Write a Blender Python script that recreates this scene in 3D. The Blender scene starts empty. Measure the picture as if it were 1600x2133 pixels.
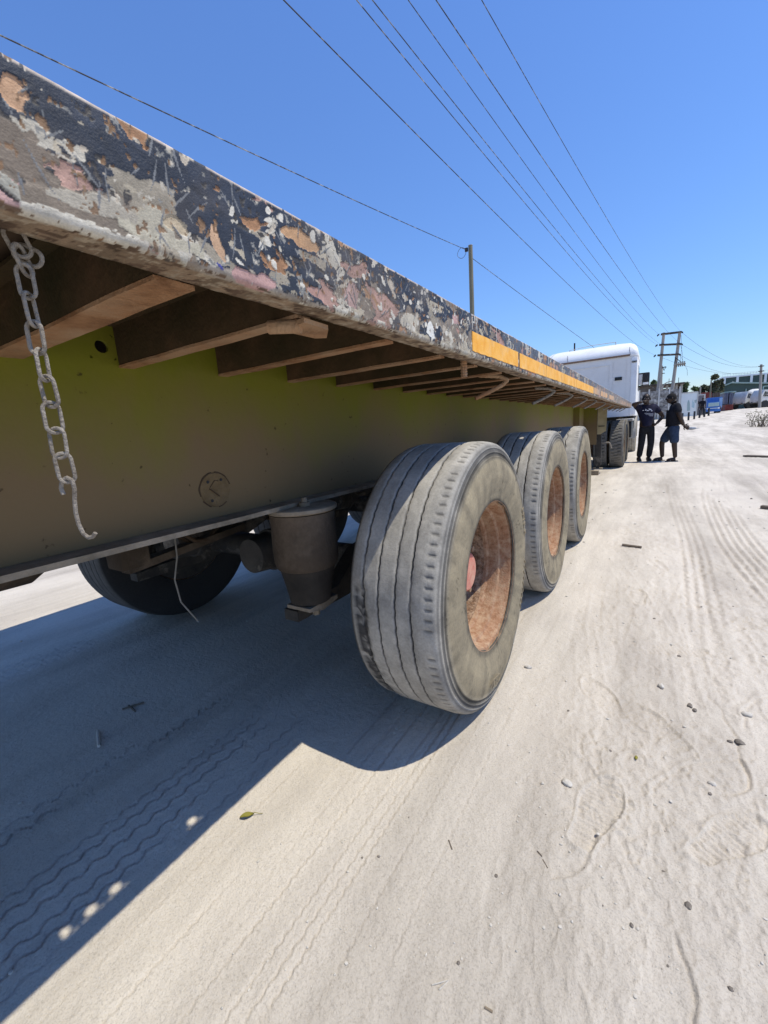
import bpy, bmesh, math, random
import numpy as np
from mathutils import Vector, Matrix
random.seed(7)
rng = np.random.RandomState(11)
PI = math.pi
scene = bpy.context.scene
COL = scene.collection

# ------------------------------------------------------------------ camera
FPX, PITCH, YAW, ROLL, CX, CZ = 868.28, -0.187, 0.575, -0.068, 0.481, 1.112
IW, IH = 1600, 2133
_f = Vector((-math.sin(YAW)*math.cos(PITCH), math.cos(YAW)*math.cos(PITCH), math.sin(PITCH)))
_r = Vector((math.cos(YAW), math.sin(YAW), 0)); _u = _r.cross(_f)
CAMR = math.cos(ROLL)*_r + math.sin(ROLL)*_u
CAMU = -math.sin(ROLL)*_r + math.cos(ROLL)*_u
CAMF = _f
cam_data = bpy.data.cameras.new('camera')
cam = bpy.data.objects.new('camera', cam_data); COL.objects.link(cam)
M = Matrix((CAMR, CAMU, -CAMF)).transposed().to_4x4(); M.translation = (CX, 0, CZ)
cam.matrix_world = M
cam_data.sensor_fit = 'HORIZONTAL'; cam_data.sensor_width = 36.0
cam_data.lens = FPX/IW*36.0
cam_data.clip_start = 0.02; cam_data.clip_end = 6000
scene.camera = cam

# ------------------------------------------------------------------ sky and sun
SUN = Vector((0.428, 0.135, 1.0)).normalized()
SKY_STRENGTH, SUN_STRENGTH = 0.124, 4.6
world = bpy.data.worlds.new('World'); scene.world = world; world.use_nodes = True
nt = world.node_tree; nt.nodes.clear()
sky = nt.nodes.new('ShaderNodeTexSky'); sky.sky_type = 'NISHITA'; sky.sun_disc = False
sky.sun_elevation = math.asin(SUN.z); sky.sun_rotation = math.atan2(SUN.x, SUN.y)
sky.altitude = 0; sky.air_density = 1.5; sky.dust_density = 0.0; sky.ozone_density = 10.0
bg = nt.nodes.new('ShaderNodeBackground'); bg.inputs['Strength'].default_value = SKY_STRENGTH
wo = nt.nodes.new('ShaderNodeOutputWorld')
tint = nt.nodes.new('ShaderNodeMix'); tint.data_type = 'RGBA'; tint.blend_type = 'MULTIPLY'; tint.inputs[0].default_value = 1
tint.inputs[7].default_value = (1.02, 1.13, 1.42, 1)
nt.links.new(sky.outputs[0], tint.inputs[6]); nt.links.new(tint.outputs[2], bg.inputs[0]); nt.links.new(bg.outputs[0], wo.inputs[0])
sl = bpy.data.lights.new('sun', 'SUN'); sl.energy = SUN_STRENGTH; sl.angle = math.radians(0.5)
sl.color = (1.0, 0.94, 0.79)
so = bpy.data.objects.new('sun', sl); COL.objects.link(so)
so.rotation_euler = SUN.to_track_quat('Z', 'Y').to_euler(); so.location = (8, 3, 20)
vs = scene.view_settings
vs.view_transform = 'Standard'; vs.look = 'None'; vs.gamma = 1.0; vs.use_curve_mapping = False
vs.exposure = 0.0

def at(px, py, Y):
    """world point seen at photo pixel on the upright plane Y"""
    d = CAMF + CAMR*((px-IW/2)/FPX) - CAMU*((py-IH/2)/FPX)
    t = Y/d.y
    return Vector((CX, 0, CZ)) + d*t
def sstep(a, b, x):
    t = np.clip((np.asarray(x, float)-a)/(b-a), 0, 1); return t*t*(3-2*t)
def gz(x, y):
    z = 0.73*(np.clip(y, 13, 50)-13)/37.0*(0.75+0.25*sstep(13, 24, y))
    z = z + 0.34*sstep(5.0, 11.5, x)*sstep(40, 76, y)
    return z
def gzf(x, y): return float(gz(np.array(float(x)), np.array(float(y))))

# ------------------------------------------------------------------ noise in numpy
def _hash(ix, iy, seed):
    h = (ix.astype(np.int64)*374761393 + iy.astype(np.int64)*668265263 + seed*974634721) & 0xffffffff
    h = ((h ^ (h >> 13))*1274126177) & 0xffffffff
    h = h ^ (h >> 16)
    return (h & 0xffffff)/float(0xffffff)
def vnoise(x, y, seed=0):
    ix = np.floor(x); iy = np.floor(y); fx = x-ix; fy = y-iy
    fx = fx*fx*(3-2*fx); fy = fy*fy*(3-2*fy)
    a = _hash(ix, iy, seed); b = _hash(ix+1, iy, seed); c = _hash(ix, iy+1, seed); d = _hash(ix+1, iy+1, seed)
    return (a*(1-fx)+b*fx)*(1-fy)+(c*(1-fx)+d*fx)*fy
def fbm(x, y, seed=0, oct=4, gain=0.5):
    s = 0; a = 1; t = 0
    for o in range(oct):
        s = s + a*vnoise(x*2**o+o*17.3, y*2**o+o*9.1, seed+o); t += a; a *= gain
    return s/t

def pnoise(a, y, N, seed=0, oct=1, gain=0.5):
    """noise that closes on itself round a wheel: a is the angle, N cells per turn"""
    s = 0; k = 1; t = 0
    for o in range(oct):
        n = N*2**o; x = (np.asarray(a)/(2*PI) % 1.0)*n; yy = y*2**o+o*9.1
        ix = np.floor(x); iy = np.floor(yy); fx = x-ix; fy = yy-iy; fx = fx*fx*(3-2*fx); fy = fy*fy*(3-2*fy)
        i0 = ix % n; i1 = (ix+1) % n
        v = (_hash(i0,iy,seed+o)*(1-fx)+_hash(i1,iy,seed+o)*fx)*(1-fy)+(_hash(i0,iy+1,seed+o)*(1-fx)+_hash(i1,iy+1,seed+o)*fx)*fy
        s = s+k*v; t += k; k *= gain
    return s/t

# ------------------------------------------------------------------ materials
def mat(name, cols, scale=6.0, rough=0.8, metallic=0.0, bump=0.0, bscale=60.0, detail=6.0, stretch=(1,1,1), spec=0.3, dust=None, dust_amt=0.0, coat=0.0):
    """noise mottled base colour, second noise for relief; optional settled dust layer as irregular patches"""
    m = bpy.data.materials.new(name); m.use_nodes = True
    n = m.node_tree; b = n.nodes['Principled BSDF']
    b.inputs['Roughness'].default_value = rough; b.inputs['Metallic'].default_value = metallic
    b.inputs['Specular IOR Level'].default_value = spec
    if coat: b.inputs['Coat Weight'].default_value = coat
    tc = n.nodes.new('ShaderNodeTexCoord'); mp = n.nodes.new('ShaderNodeMapping')
    mp.inputs['Scale'].default_value = stretch
    n.links.new(tc.outputs['Object'], mp.inputs['Vector'])
    nz = n.nodes.new('ShaderNodeTexNoise'); nz.inputs['Scale'].default_value = scale; nz.inputs['Detail'].default_value = detail
    nz.inputs['Roughness'].default_value = 0.62
    n.links.new(mp.outputs[0], nz.inputs['Vector'])
    cr = n.nodes.new('ShaderNodeValToRGB')
    k = len(cols)
    while len(cr.color_ramp.elements) < k: cr.color_ramp.elements.new(0.5)
    for i, c in enumerate(cols):
        e = cr.color_ramp.elements[i]; e.position = 0.3+0.4*i/max(1, k-1) if k > 1 else 0.5
        e.color = (c[0], c[1], c[2], 1)
    n.links.new(nz.outputs['Fac'], cr.inputs[0])
    out = cr.outputs[0]
    if dust is not None:
        dn = n.nodes.new('ShaderNodeTexNoise'); dn.inputs['Scale'].default_value = scale*0.45; dn.inputs['Detail'].default_value = 8
        dn.inputs['Roughness'].default_value = 0.7
        n.links.new(mp.outputs[0], dn.inputs['Vector'])
        dr = n.nodes.new('ShaderNodeValToRGB')
        dr.color_ramp.elements[0].position = 0.62-0.5*dust_amt; dr.color_ramp.elements[1].position = 0.85-0.4*dust_amt
        n.links.new(dn.outputs['Fac'], dr.inputs[0])
        mx = n.nodes.new('ShaderNodeMix'); mx.data_type = 'RGBA'
        n.links.new(dr.outputs[0], mx.inputs[0]); n.links.new(out, mx.inputs[6]); mx.inputs[7].default_value = (*dust, 1)
        out = mx.outputs[2]
    n.links.new(out, b.inputs['Base Color'])
    if bump:
        bn = n.nodes.new('ShaderNodeTexNoise'); bn.inputs['Scale'].default_value = bscale; bn.inputs['Detail'].default_value = 5
        n.links.new(tc.outputs['Object'], bn.inputs['Vector'])
        bp = n.nodes.new('ShaderNodeBump'); bp.inputs['Strength'].default_value = bump; bp.inputs['Distance'].default_value = 0.01
        n.links.new(bn.outputs['Fac'], bp.inputs['Height']); n.links.new(bp.outputs[0], b.inputs['Normal'])
    return m
def mat_attr(name, rough=0.7, fine=0.25, fscale=300, bump=0.3, bscale=500, spec=0.3):
    """base colour from a colour attribute laid out per vertex, broken by fine noise"""
    m = bpy.data.materials.new(name); m.use_nodes = True
    n = m.node_tree; b = n.nodes['Principled BSDF']
    b.inputs['Specular IOR Level'].default_value = spec; b.inputs['Roughness'].default_value = rough
    a = n.nodes.new('ShaderNodeAttribute'); a.attribute_name = 'paint'
    tc = n.nodes.new('ShaderNodeTexCoord')
    nz = n.nodes.new('ShaderNodeTexNoise'); nz.inputs['Scale'].default_value = fscale; nz.inputs['Detail'].default_value = 6
    nz.inputs['Roughness'].default_value = 0.7
    n.links.new(tc.outputs['Object'], nz.inputs['Vector'])
    mr = n.nodes.new('ShaderNodeMapRange'); mr.inputs[1].default_value = 0.25; mr.inputs[2].default_value = 0.75
    mr.inputs[3].default_value = 1-fine; mr.inputs[4].default_value = 1+fine
    n.links.new(nz.outputs['Fac'], mr.inputs[0])
    mx = n.nodes.new('ShaderNodeVectorMath'); mx.operation = 'SCALE'
    n.links.new(a.outputs['Color'], mx.inputs[0]); n.links.new(mr.outputs[0], mx.inputs['Scale'])
    n.links.new(mx.outputs[0], b.inputs['Base Color'])
    if bump:
        bn = n.nodes.new('ShaderNodeTexNoise'); bn.inputs['Scale'].default_value = bscale; bn.inputs['Detail'].default_value = 4
        n.links.new(tc.outputs['Object'], bn.inputs['Vector'])
        bp = n.nodes.new('ShaderNodeBump'); bp.inputs['Strength'].default_value = bump; bp.inputs['Distance'].default_value = 0.002
        n.links.new(bn.outputs['Fac'], bp.inputs['Height']); n.links.new(bp.outputs[0], b.inputs['Normal'])
    return m

DUST = (0.40, 0.345, 0.275)
MT = dict(
 beam = mat('olive_beam_paint', [(0.115,0.125,0.006),(0.145,0.118,0.022),(0.165,0.118,0.048)], 2.2, 0.72, bump=0.12, bscale=45, dust=(0.20,0.135,0.065), dust_amt=0.32),
 flange = mat('dusty_flange', [(0.12,0.10,0.07),(0.24,0.20,0.15)], 14, 0.9, bump=0.3, bscale=90, dust=(0.36,0.30,0.23), dust_amt=0.4),
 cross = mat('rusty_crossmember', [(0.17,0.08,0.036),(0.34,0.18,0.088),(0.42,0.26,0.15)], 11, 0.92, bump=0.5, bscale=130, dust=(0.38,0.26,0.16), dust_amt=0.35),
 web = mat('shade_painted_web', [(0.030,0.026,0.009),(0.062,0.040,0.018),(0.115,0.064,0.032)], 5, 0.95, bump=0.3, bscale=90),  # shade on the crossmember webs is put into this darker colour
 under = mat('deck_underside', [(0.05,0.032,0.02),(0.10,0.065,0.04)], 8, 0.95, bump=0.2),
 decktop = mat('deck_top_steel', [(0.22,0.18,0.14),(0.34,0.29,0.23)], 5, 0.9, bump=0.2),
 black = mat('black_plastic', [(0.012,0.012,0.013),(0.025,0.025,0.027)], 20, 0.55, spec=0.4),
 darksteel = mat('dark_chassis_steel', [(0.03,0.028,0.026),(0.075,0.066,0.055)], 9, 0.85, bump=0.2, dust=DUST, dust_amt=0.2),
 airbag = mat('dusty_air_spring', [(0.050,0.037,0.025),(0.085,0.062,0.043)], 9, 0.95, bump=0.2, bscale=120, dust=(0.16,0.12,0.085), dust_amt=0.3),
 airbag_low = mat('dark_rubber_piston', [(0.022,0.019,0.016),(0.048,0.040,0.032)], 9, 0.9, bump=0.15),
 chain = mat('dusty_chain_steel', [(0.13,0.105,0.08),(0.27,0.235,0.195),(0.38,0.34,0.29)], 90, 0.85, metallic=0.1, bump=0.5, bscale=350),
 rim = mat('rust_primer_rim', [(0.23,0.115,0.06),(0.32,0.175,0.10),(0.40,0.24,0.15)], 55, 0.9, bump=0.4, bscale=160, dust=(0.47,0.34,0.225), dust_amt=0.34),
 barrel = mat('speckled_rim_barrel', [(0.08,0.045,0.027),(0.20,0.115,0.068),(0.36,0.23,0.145)], 70, 0.95, bump=0.5, bscale=190, dust=(0.50,0.37,0.26), dust_amt=0.36),
 disc = mat('dark_wheel_disc', [(0.06,0.038,0.025),(0.15,0.09,0.055)], 30, 0.95, bump=0.3, dust=(0.34,0.25,0.17), dust_amt=0.2),
 hub = mat('faded_red_hub_cap', [(0.50,0.12,0.09),(0.60,0.27,0.20)], 25, 0.75, bump=0.2, bscale=200, dust=(0.6,0.38,0.27), dust_amt=0.35),
 nut = mat('rusty_nut', [(0.25,0.14,0.08),(0.40,0.28,0.18)], 60, 0.9, bump=0.3),
 orange = mat('reflective_orange_tape', [(0.80,0.33,0.012),(0.88,0.43,0.05),(0.90,0.50,0.14)], 18, 0.55, bump=0.15, bscale=300, dust=(0.55,0.32,0.14), dust_amt=0.16),
 orangeold = mat('faded_orange_tape', [(0.50,0.28,0.13),(0.70,0.40,0.18)], 12, 0.7, bump=0.2, dust=(0.35,0.3,0.26), dust_amt=0.4),
 plate = mat('brown_blanking_plate', [(0.13,0.085,0.04),(0.21,0.145,0.075)], 30, 0.9, bump=0.4, bscale=120),
 tan = mat('tan_dusty_paint', [(0.30,0.25,0.13),(0.42,0.35,0.22)], 6, 0.9, bump=0.2),
 wood = mat('weathered_wood', [(0.20,0.15,0.10),(0.32,0.26,0.19)], 8, 0.95, bump=0.4, stretch=(1,1,0.12)),
 polewood = mat('treated_pole_wood', [(0.13,0.125,0.085),(0.22,0.20,0.15)], 7, 0.95, bump=0.4, stretch=(3,3,0.2)),
 greypole = mat('grey_pole', [(0.26,0.24,0.22),(0.38,0.36,0.33)], 5, 0.95, stretch=(3,3,0.3)),
 wire = mat('dark_wire', [(0.03,0.035,0.05)], 5, 0.7),
 twine = mat('pale_twine', [(0.22,0.2,0.17),(0.34,0.31,0.27)], 50, 0.95),
 cabwhite = mat('white_cab_paint', [(0.78,0.77,0.77),(0.84,0.84,0.84)], 2.5, 0.42, spec=0.5, dust=(0.58,0.55,0.52), dust_amt=0.15),
 cabgrey = mat('dusty_white_cab_back', [(0.74,0.715,0.68),(0.81,0.785,0.75)], 2.0, 0.6, dust=(0.68,0.645,0.60), dust_amt=0.3),
 brown = mat('brown_trim_stripe', [(0.20,0.12,0.075),(0.28,0.18,0.12)], 10, 0.8),
 glass = mat('dark_glass', [(0.02,0.024,0.028)], 5, 0.08, spec=0.6),
 fender = mat('grey_fender', [(0.40,0.39,0.37),(0.52,0.51,0.48)], 6, 0.7, dust=DUST, dust_amt=0.25),
 skin = mat('dark_brown_skin', [(0.035,0.02,0.013),(0.055,0.032,0.021)], 30, 0.55, spec=0.4),
 hair = mat('black_hair', [(0.008,0.007,0.007),(0.016,0.014,0.013)], 80, 0.9),
 navy = mat('navy_tshirt', [(0.012,0.012,0.028),(0.020,0.019,0.042)], 14, 0.95, bump=0.25, bscale=30),
 blackcloth = mat('black_cloth', [(0.008,0.008,0.011),(0.016,0.016,0.021)], 14, 0.95, bump=0.25, bscale=30),
 denim = mat('blue_denim', [(0.020,0.034,0.062),(0.045,0.068,0.115)], 18, 0.95, bump=0.2, bscale=40),
 jeans = mat('black_jeans', [(0.012,0.012,0.015),(0.024,0.024,0.028)], 18, 0.95, bump=0.2, bscale=40),
 shoe = mat('shoe_upper', [(0.03,0.028,0.027),(0.05,0.045,0.042)], 20, 0.8),
 sole = mat('pale_sole', [(0.42,0.38,0.34),(0.55,0.50,0.45)], 20, 0.9),
 print_ = mat('white_print', [(0.62,0.62,0.66),(0.75,0.75,0.78)], 40, 0.9),
 greycloth = mat('grey_cloth', [(0.16,0.18,0.22),(0.30,0.33,0.38)], 20, 0.9, bump=0.2),
 leaf = mat('fallen_leaf', [(0.16,0.15,0.02),(0.28,0.24,0.04)], 90, 0.7),
 stone = mat('pale_stone', [(0.46,0.42,0.36),(0.60,0.56,0.50)], 40, 0.95, bump=0.4, bscale=120),
 darkstone = mat('dark_stone', [(0.13,0.11,0.09),(0.24,0.21,0.18)], 60, 0.95, bump=0.4, bscale=150),
 twig = mat('dry_twig', [(0.10,0.08,0.06),(0.2,0.16,0.12)], 60, 0.95),
 concrete = mat('precast_concrete', [(0.46,0.45,0.43),(0.60,0.59,0.56)], 3, 0.95, bump=0.2),
 rockface = mat('rockface_panel', [(0.05,0.047,0.045),(0.24,0.23,0.22),(0.52,0.51,0.48)], 3.2, 0.95, bump=1.0, bscale=6, detail=4),
 mural = mat('white_panel_paint', [(0.70,0.76,0.77),(0.78,0.82,0.82)], 2, 0.8),
 muralblue = mat('pale_blue_print', [(0.38,0.55,0.60),(0.50,0.64,0.68)], 5, 0.8),
 muralgreen = mat('grey_green_print', [(0.30,0.42,0.42),(0.40,0.50,0.50)], 5, 0.8),
 gategrey = mat('grey_gate_sheet', [(0.17,0.16,0.17),(0.23,0.22,0.23)], 3, 0.8),
 redcont = mat('red_container_paint', [(0.16,0.035,0.03),(0.24,0.06,0.05)], 2, 0.8, dust=(0.33,0.2,0.16), dust_amt=0.2),
 bluecont = mat('slate_container_paint', [(0.09,0.10,0.15),(0.15,0.16,0.21)], 2, 0.8, dust=(0.33,0.3,0.28), dust_amt=0.2),
 bluetruck = mat('blue_truck_paint', [(0.03,0.12,0.38),(0.05,0.17,0.46)], 2, 0.5, spec=0.5),
 lightblue = mat('light_blue_panel', [(0.30,0.43,0.60),(0.40,0.52,0.66)], 3, 0.7),
 mixer = mat('mixer_white', [(0.62,0.61,0.58),(0.76,0.75,0.72)], 2, 0.7, dust=(0.42,0.4,0.36), dust_amt=0.25),
 mixgrey = mat('mud_grey_machinery', [(0.14,0.13,0.12),(0.28,0.27,0.25)], 2.5, 0.9, bump=0.3, bscale=6),
 green = mat('green_sheet_wall', [(0.042,0.072,0.068),(0.058,0.092,0.086)], 0.5, 0.75),
 greenlight = mat('pale_green_roof', [(0.26,0.36,0.34),(0.32,0.42,0.39)], 0.5, 0.7),
 whitewall = mat('white_pilaster', [(0.62,0.68,0.70),(0.72,0.76,0.78)], 0.5, 0.8),
 brownwall = mat('brown_block_wall', [(0.11,0.09,0.075),(0.17,0.145,0.12)], 2, 0.95),
 roofdark = mat('rusted_roof', [(0.07,0.055,0.045),(0.12,0.10,0.08)], 2, 0.9),
 foliage = mat('leaf_foliage', [(0.030,0.055,0.020),(0.055,0.085,0.030),(0.085,0.110,0.045)], 0.9, 0.9),
 foliage2 = mat('olive_foliage', [(0.045,0.050,0.026),(0.080,0.085,0.045)], 0.9, 0.9),
 dry = mat('dry_grass', [(0.26,0.23,0.16),(0.40,0.36,0.27)], 8, 0.95),
 dryleaf = mat('dry_leaf', [(0.10,0.10,0.05),(0.19,0.17,0.10)], 8, 0.95),
 bark = mat('bark', [(0.10,0.08,0.06),(0.17,0.14,0.11)], 4, 0.95),
)
def beam_material():
    m = mat('olive_beam_paint', [(0.150,0.165,0.004),(0.175,0.160,0.016)], 2.6, 0.7, bump=0.12, bscale=45)
    n = m.node_tree; b = n.nodes['Principled BSDF']; src = b.inputs['Base Color'].links[0].from_socket
    tc = n.nodes.new('ShaderNodeTexCoord'); sx = n.nodes.new('ShaderNodeSeparateXYZ'); n.links.new(tc.outputs['Object'], sx.inputs[0])
    nz = n.nodes.new('ShaderNodeTexNoise'); nz.inputs['Scale'].default_value = 3.0; nz.inputs['Detail'].default_value = 7; nz.inputs['Roughness'].default_value = 0.65
    mp = n.nodes.new('ShaderNodeMapping'); mp.inputs['Scale'].default_value = (1, 1, 0.45); n.links.new(tc.outputs['Object'], mp.inputs[0]); n.links.new(mp.outputs[0], nz.inputs['Vector'])
    h = n.nodes.new('ShaderNodeMapRange'); h.inputs[1].default_value = 0.90; h.inputs[2].default_value = 1.36; h.inputs[3].default_value = 0.78; h.inputs[4].default_value = -0.16
    n.links.new(sx.outputs[2], h.inputs[0])
    ad = n.nodes.new('ShaderNodeMath'); ad.operation = 'ADD'; n.links.new(nz.outputs['Fac'], ad.inputs[0]); n.links.new(h.outputs[0], ad.inputs[1])
    cr = n.nodes.new('ShaderNodeValToRGB'); cr.color_ramp.elements[0].position = 0.42; cr.color_ramp.elements[1].position = 1.0; n.links.new(ad.outputs[0], cr.inputs[0])
    mx = n.nodes.new('ShaderNodeMix'); mx.data_type = 'RGBA'; n.links.new(cr.outputs[0], mx.inputs[0]); n.links.new(src, mx.inputs[6]); mx.inputs[7].default_value = (0.180,0.122,0.060,1)
    sp = n.nodes.new('ShaderNodeTexNoise'); sp.inputs['Scale'].default_value = 38; sp.inputs['Detail'].default_value = 3; n.links.new(tc.outputs['Object'], sp.inputs['Vector'])
    sr = n.nodes.new('ShaderNodeValToRGB'); sr.color_ramp.elements[0].position = 0.24; sr.color_ramp.elements[0].color = (0.35,0.3,0.25,1); sr.color_ramp.elements[1].position = 0.30; n.links.new(sp.outputs['Fac'], sr.inputs[0])
    m2 = n.nodes.new('ShaderNodeMix'); m2.data_type = 'RGBA'; m2.blend_type = 'MULTIPLY'; m2.inputs[0].default_value = 1; n.links.new(mx.outputs[2], m2.inputs[6]); n.links.new(sr.outputs[0], m2.inputs[7])
    n.links.new(m2.outputs[2], b.inputs['Base Color']); return m
MT['beam'] = beam_material()
MT['railpaint'] = mat_attr('flaking_rail_paint', 0.62, 0.22, 260, 0.35, 420)
MT['tyre'] = mat_attr('dusty_tyre_rubber', 0.92, 0.22, 110, 0.45, 260, 0.2)

# ------------------------------------------------------------------ mesh helpers
class MB:
    def __init__(s): s.v = []; s.f = []; s.sm = []
    def add(s, vs, fs, smooth=False):
        o = len(s.v); s.v += [tuple(p) for p in vs]
        s.f += [tuple(i+o for i in f) for f in fs]; s.sm += [smooth]*len(fs); return s
    def box(s, x0, x1, y0, y1, z0, z1, bev=0.0):
        if bev <= 0:
            return s.add([(x0,y0,z0),(x1,y0,z0),(x1,y1,z0),(x0,y1,z0),(x0,y0,z1),(x1,y0,z1),(x1,y1,z1),(x0,y1,z1)],
                  [(0,3,2,1),(4,5,6,7),(0,1,5,4),(1,2,6,5),(2,3,7,6),(3,0,4,7)])
        b = bmesh.new(); bmesh.ops.create_cube(b, size=1)
        for v in b.verts: v.co = Vector(((x0+x1)/2+v.co.x*(x1-x0), (y0+y1)/2+v.co.y*(y1-y0), (z0+z1)/2+v.co.z*(z1-z0)))
        bmesh.ops.bevel(b, geom=b.edges[:], offset=bev, segments=2, affect='EDGES', profile=0.6)
        b.verts.index_update()
        s.add([v.co for v in b.verts], [[v.index for v in f.verts] for f in b.faces], False); b.free(); return s
    def tube(s, pts, r, n=10, closed=False, cap=True, smooth=True):
        pts = [Vector(p) for p in pts]; m = len(pts)
        rs = r if isinstance(r, (list, tuple)) else [r]*m
        vs = []; up = None
        for i, p in enumerate(pts):
            if closed: t = (pts[(i+1) % m]-pts[i-1])
            else: t = pts[min(i+1, m-1)]-pts[max(i-1, 0)]
            t.normalize()
            if up is None:
                up = t.orthogonal().normalized()
            else:
                up = (up - t*up.dot(t))
                up = up.normalized() if up.length > 1e-6 else t.orthogonal().normalized()
            w = t.cross(up)
            for k in range(n):
                a = 2*PI*k/n; vs.append(p+(up*math.cos(a)+w*math.sin(a))*rs[i])
        fs = []
        for i in range(m if closed else m-1):
            j = (i+1) % m
            for k in range(n): fs.append((i*n+k, i*n+(k+1) % n, j*n+(k+1) % n, j*n+k))
        s.add(vs, fs, smooth)
        if cap and not closed:
            o = len(s.v)-len(vs)
            s.f.append(tuple(o+k for k in range(n))[::-1]); s.sm.append(False)
            s.f.append(tuple(o+(m-1)*n+k for k in range(n))); s.sm.append(False)
        return s
    def bar(s, a, b, w, h, up=(0,0,1)):
        a = Vector(a); b = Vector(b); t = (b-a).normalized(); up = Vector(up)
        x = t.cross(up).normalized(); z = x.cross(t)
        vs = []
        for p in (a, b):
            for sx, sz in ((-1,-1),(1,-1),(1,1),(-1,1)): vs.append(p+x*sx*w/2+z*sz*h/2)
        return s.add(vs, [(0,1,2,3)[::-1],(4,5,6,7),(0,1,5,4),(1,2,6,5),(2,3,7,6),(3,0,4,7)])
    def lathe(s, prof, c, axis='X', n=48, smooth=True, a0=0, a1=2*PI):
        """prof: (along axis, radius)"""
        full = abs(a1-a0-2*PI) < 1e-6; cnt = n if full else n+1
        vs = []
        for k in range(cnt):
            a = a0+(a1-a0)*k/n; ca, sa = math.cos(a), math.sin(a)
            for (d, r) in prof:
                if axis == 'X': vs.append((c[0]+d, c[1]-r*ca, c[2]+r*sa))
                elif axis == 'Z': vs.append((c[0]+r*ca, c[1]+r*sa, c[2]+d))
                else: vs.append((c[0]+r*ca, c[1]+d, c[2]+r*sa))
        P = len(prof); fs = []
        for k in range(n):
            j = (k+1) % cnt
            for i in range(P-1): fs.append((k*P+i, k*P+i+1, j*P+i+1, j*P+i))
        return s.add(vs, fs, smooth)
    def prism(s, poly, a, b, axis='Y'):
        """poly of 2D points extruded from a to b along axis; X: (y,z) Y: (x,z) Z: (x,y)"""
        def P(p, t): return {'X': (t,p[0],p[1]), 'Y': (p[0],t,p[1]), 'Z': (p[0],p[1],t)}[axis]
        n = len(poly); vs = [P(p,a) for p in poly]+[P(p,b) for p in poly]
        fs = [tuple(range(n))[::-1], tuple(range(n,2*n))]+[(i,(i+1)%n,(i+1)%n+n,i+n) for i in range(n)]
        return s.add(vs, fs)
    def sphere(s, c, r, n=12, m=8):
        rx, ry, rz = r if isinstance(r, (tuple, list)) else (r, r, r)
        vs = [(c[0], c[1], c[2]+rz)]
        for i in range(1, m):
            t = PI*i/m
            for k in range(n): vs.append((c[0]+rx*math.sin(t)*math.cos(2*PI*k/n), c[1]+ry*math.sin(t)*math.sin(2*PI*k/n), c[2]+rz*math.cos(t)))
        vs.append((c[0], c[1], c[2]-rz)); fs = []
        for k in range(n): fs.append((0, 1+k, 1+(k+1) % n))
        for i in range(m-2):
            for k in range(n):
                a = 1+i*n; fs.append((a+k, a+n+k, a+n+(k+1) % n, a+(k+1) % n))
        L = len(vs)-1
        for k in range(n): fs.append((L, L-n+(k+1) % n, L-n+k))
        return s.add(vs, fs, True)
    def mesh(s, name, m, off=(0,0,0)):
        me = bpy.data.meshes.new(name)
        me.from_pydata([(p[0]-off[0], p[1]-off[1], p[2]-off[2]) for p in s.v], [], s.f)
        me.polygons.foreach_set('use_smooth', s.sm)
        bm_ = bmesh.new(); bm_.from_mesh(me); bmesh.ops.recalc_face_normals(bm_, faces=bm_.faces); bm_.to_mesh(me); bm_.free()
        me.materials.append(m); me.update(); me.set_sharp_from_angle(angle=math.radians(38)); return me
    def build(s, name, m, parent=None, off=None, loc=None):
        if off is None: off = tuple(parent['_org']) if parent is not None and '_org' in parent.keys() else (0,0,0)
        o = bpy.data.objects.new(name, s.mesh(name, m, off)); COL.objects.link(o)
        if parent is not None: o.parent = parent; o['_org'] = off
        if loc is not None: o.location = loc
        return o
ORGS = []
def thing(name, label, cat, loc=(0,0,0), group=None, world=True):
    """Empty at the base; parts handed to it in world coordinates unless world=False"""
    o = bpy.data.objects.new(name, None); COL.objects.link(o); o.location = loc; o.empty_display_size = 0.2
    o['label'] = label; o['category'] = cat
    if group: o['group'] = group
    o['_org'] = tuple(loc) if world else (0.0,0.0,0.0)
    return o
def tag(o, label, cat, group=None):
    o['label'] = label; o['category'] = cat
    if group: o['group'] = group
    return o
def centred(mb, name, m, label, cat, base, group=None):
    """a thing that is one mesh, its origin at its base"""
    o = mb.build(name, m, None, off=base, loc=base); return tag(o, label, cat, group)
def copy_tree(o, parent=None, dloc=None):
    c = o.copy(); COL.objects.link(c)
    if parent is not None: c.parent = parent
    if dloc is not None: c.location = Vector(o.location)+Vector(dloc)
    for ch in list(o.children): copy_tree(ch, c)
    return c
def set_paint(me, cols):
    a = me.attributes.new('paint', 'FLOAT_COLOR', 'POINT')
    c4 = np.ones((len(me.vertices), 4), np.float32); c4[:, :3] = cols
    a.data.foreach_set('color', c4.ravel())
def grid_mesh(name, V, nu, nv, m, closed_u=False, smooth=True):
    """V: (nu*nv,3) numpy, quads"""
    u = np.arange(nu if closed_u else nu-1); v = np.arange(nv-1)
    U, W = np.meshgrid(u, v, indexing='ij'); U2 = (U+1) % nu
    q = np.stack([U*nv+W, U2*nv+W, U2*nv+W+1, U*nv+W+1], -1).reshape(-1, 4)
    me = bpy.data.meshes.new(name)
    me.vertices.add(len(V)); me.vertices.foreach_set('co', np.asarray(V, np.float32).ravel())
    me.loops.add(q.size); me.loops.foreach_set('vertex_index', q.ravel().astype(np.int32))
    me.polygons.add(len(q)); me.polygons.foreach_set('loop_start', np.arange(0, q.size, 4, dtype=np.int32))
    me.polygons.foreach_set('use_smooth', np.full(len(q), smooth))
    me.update(calc_edges=True); me.validate(); me.materials.append(m)
    return me
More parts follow.
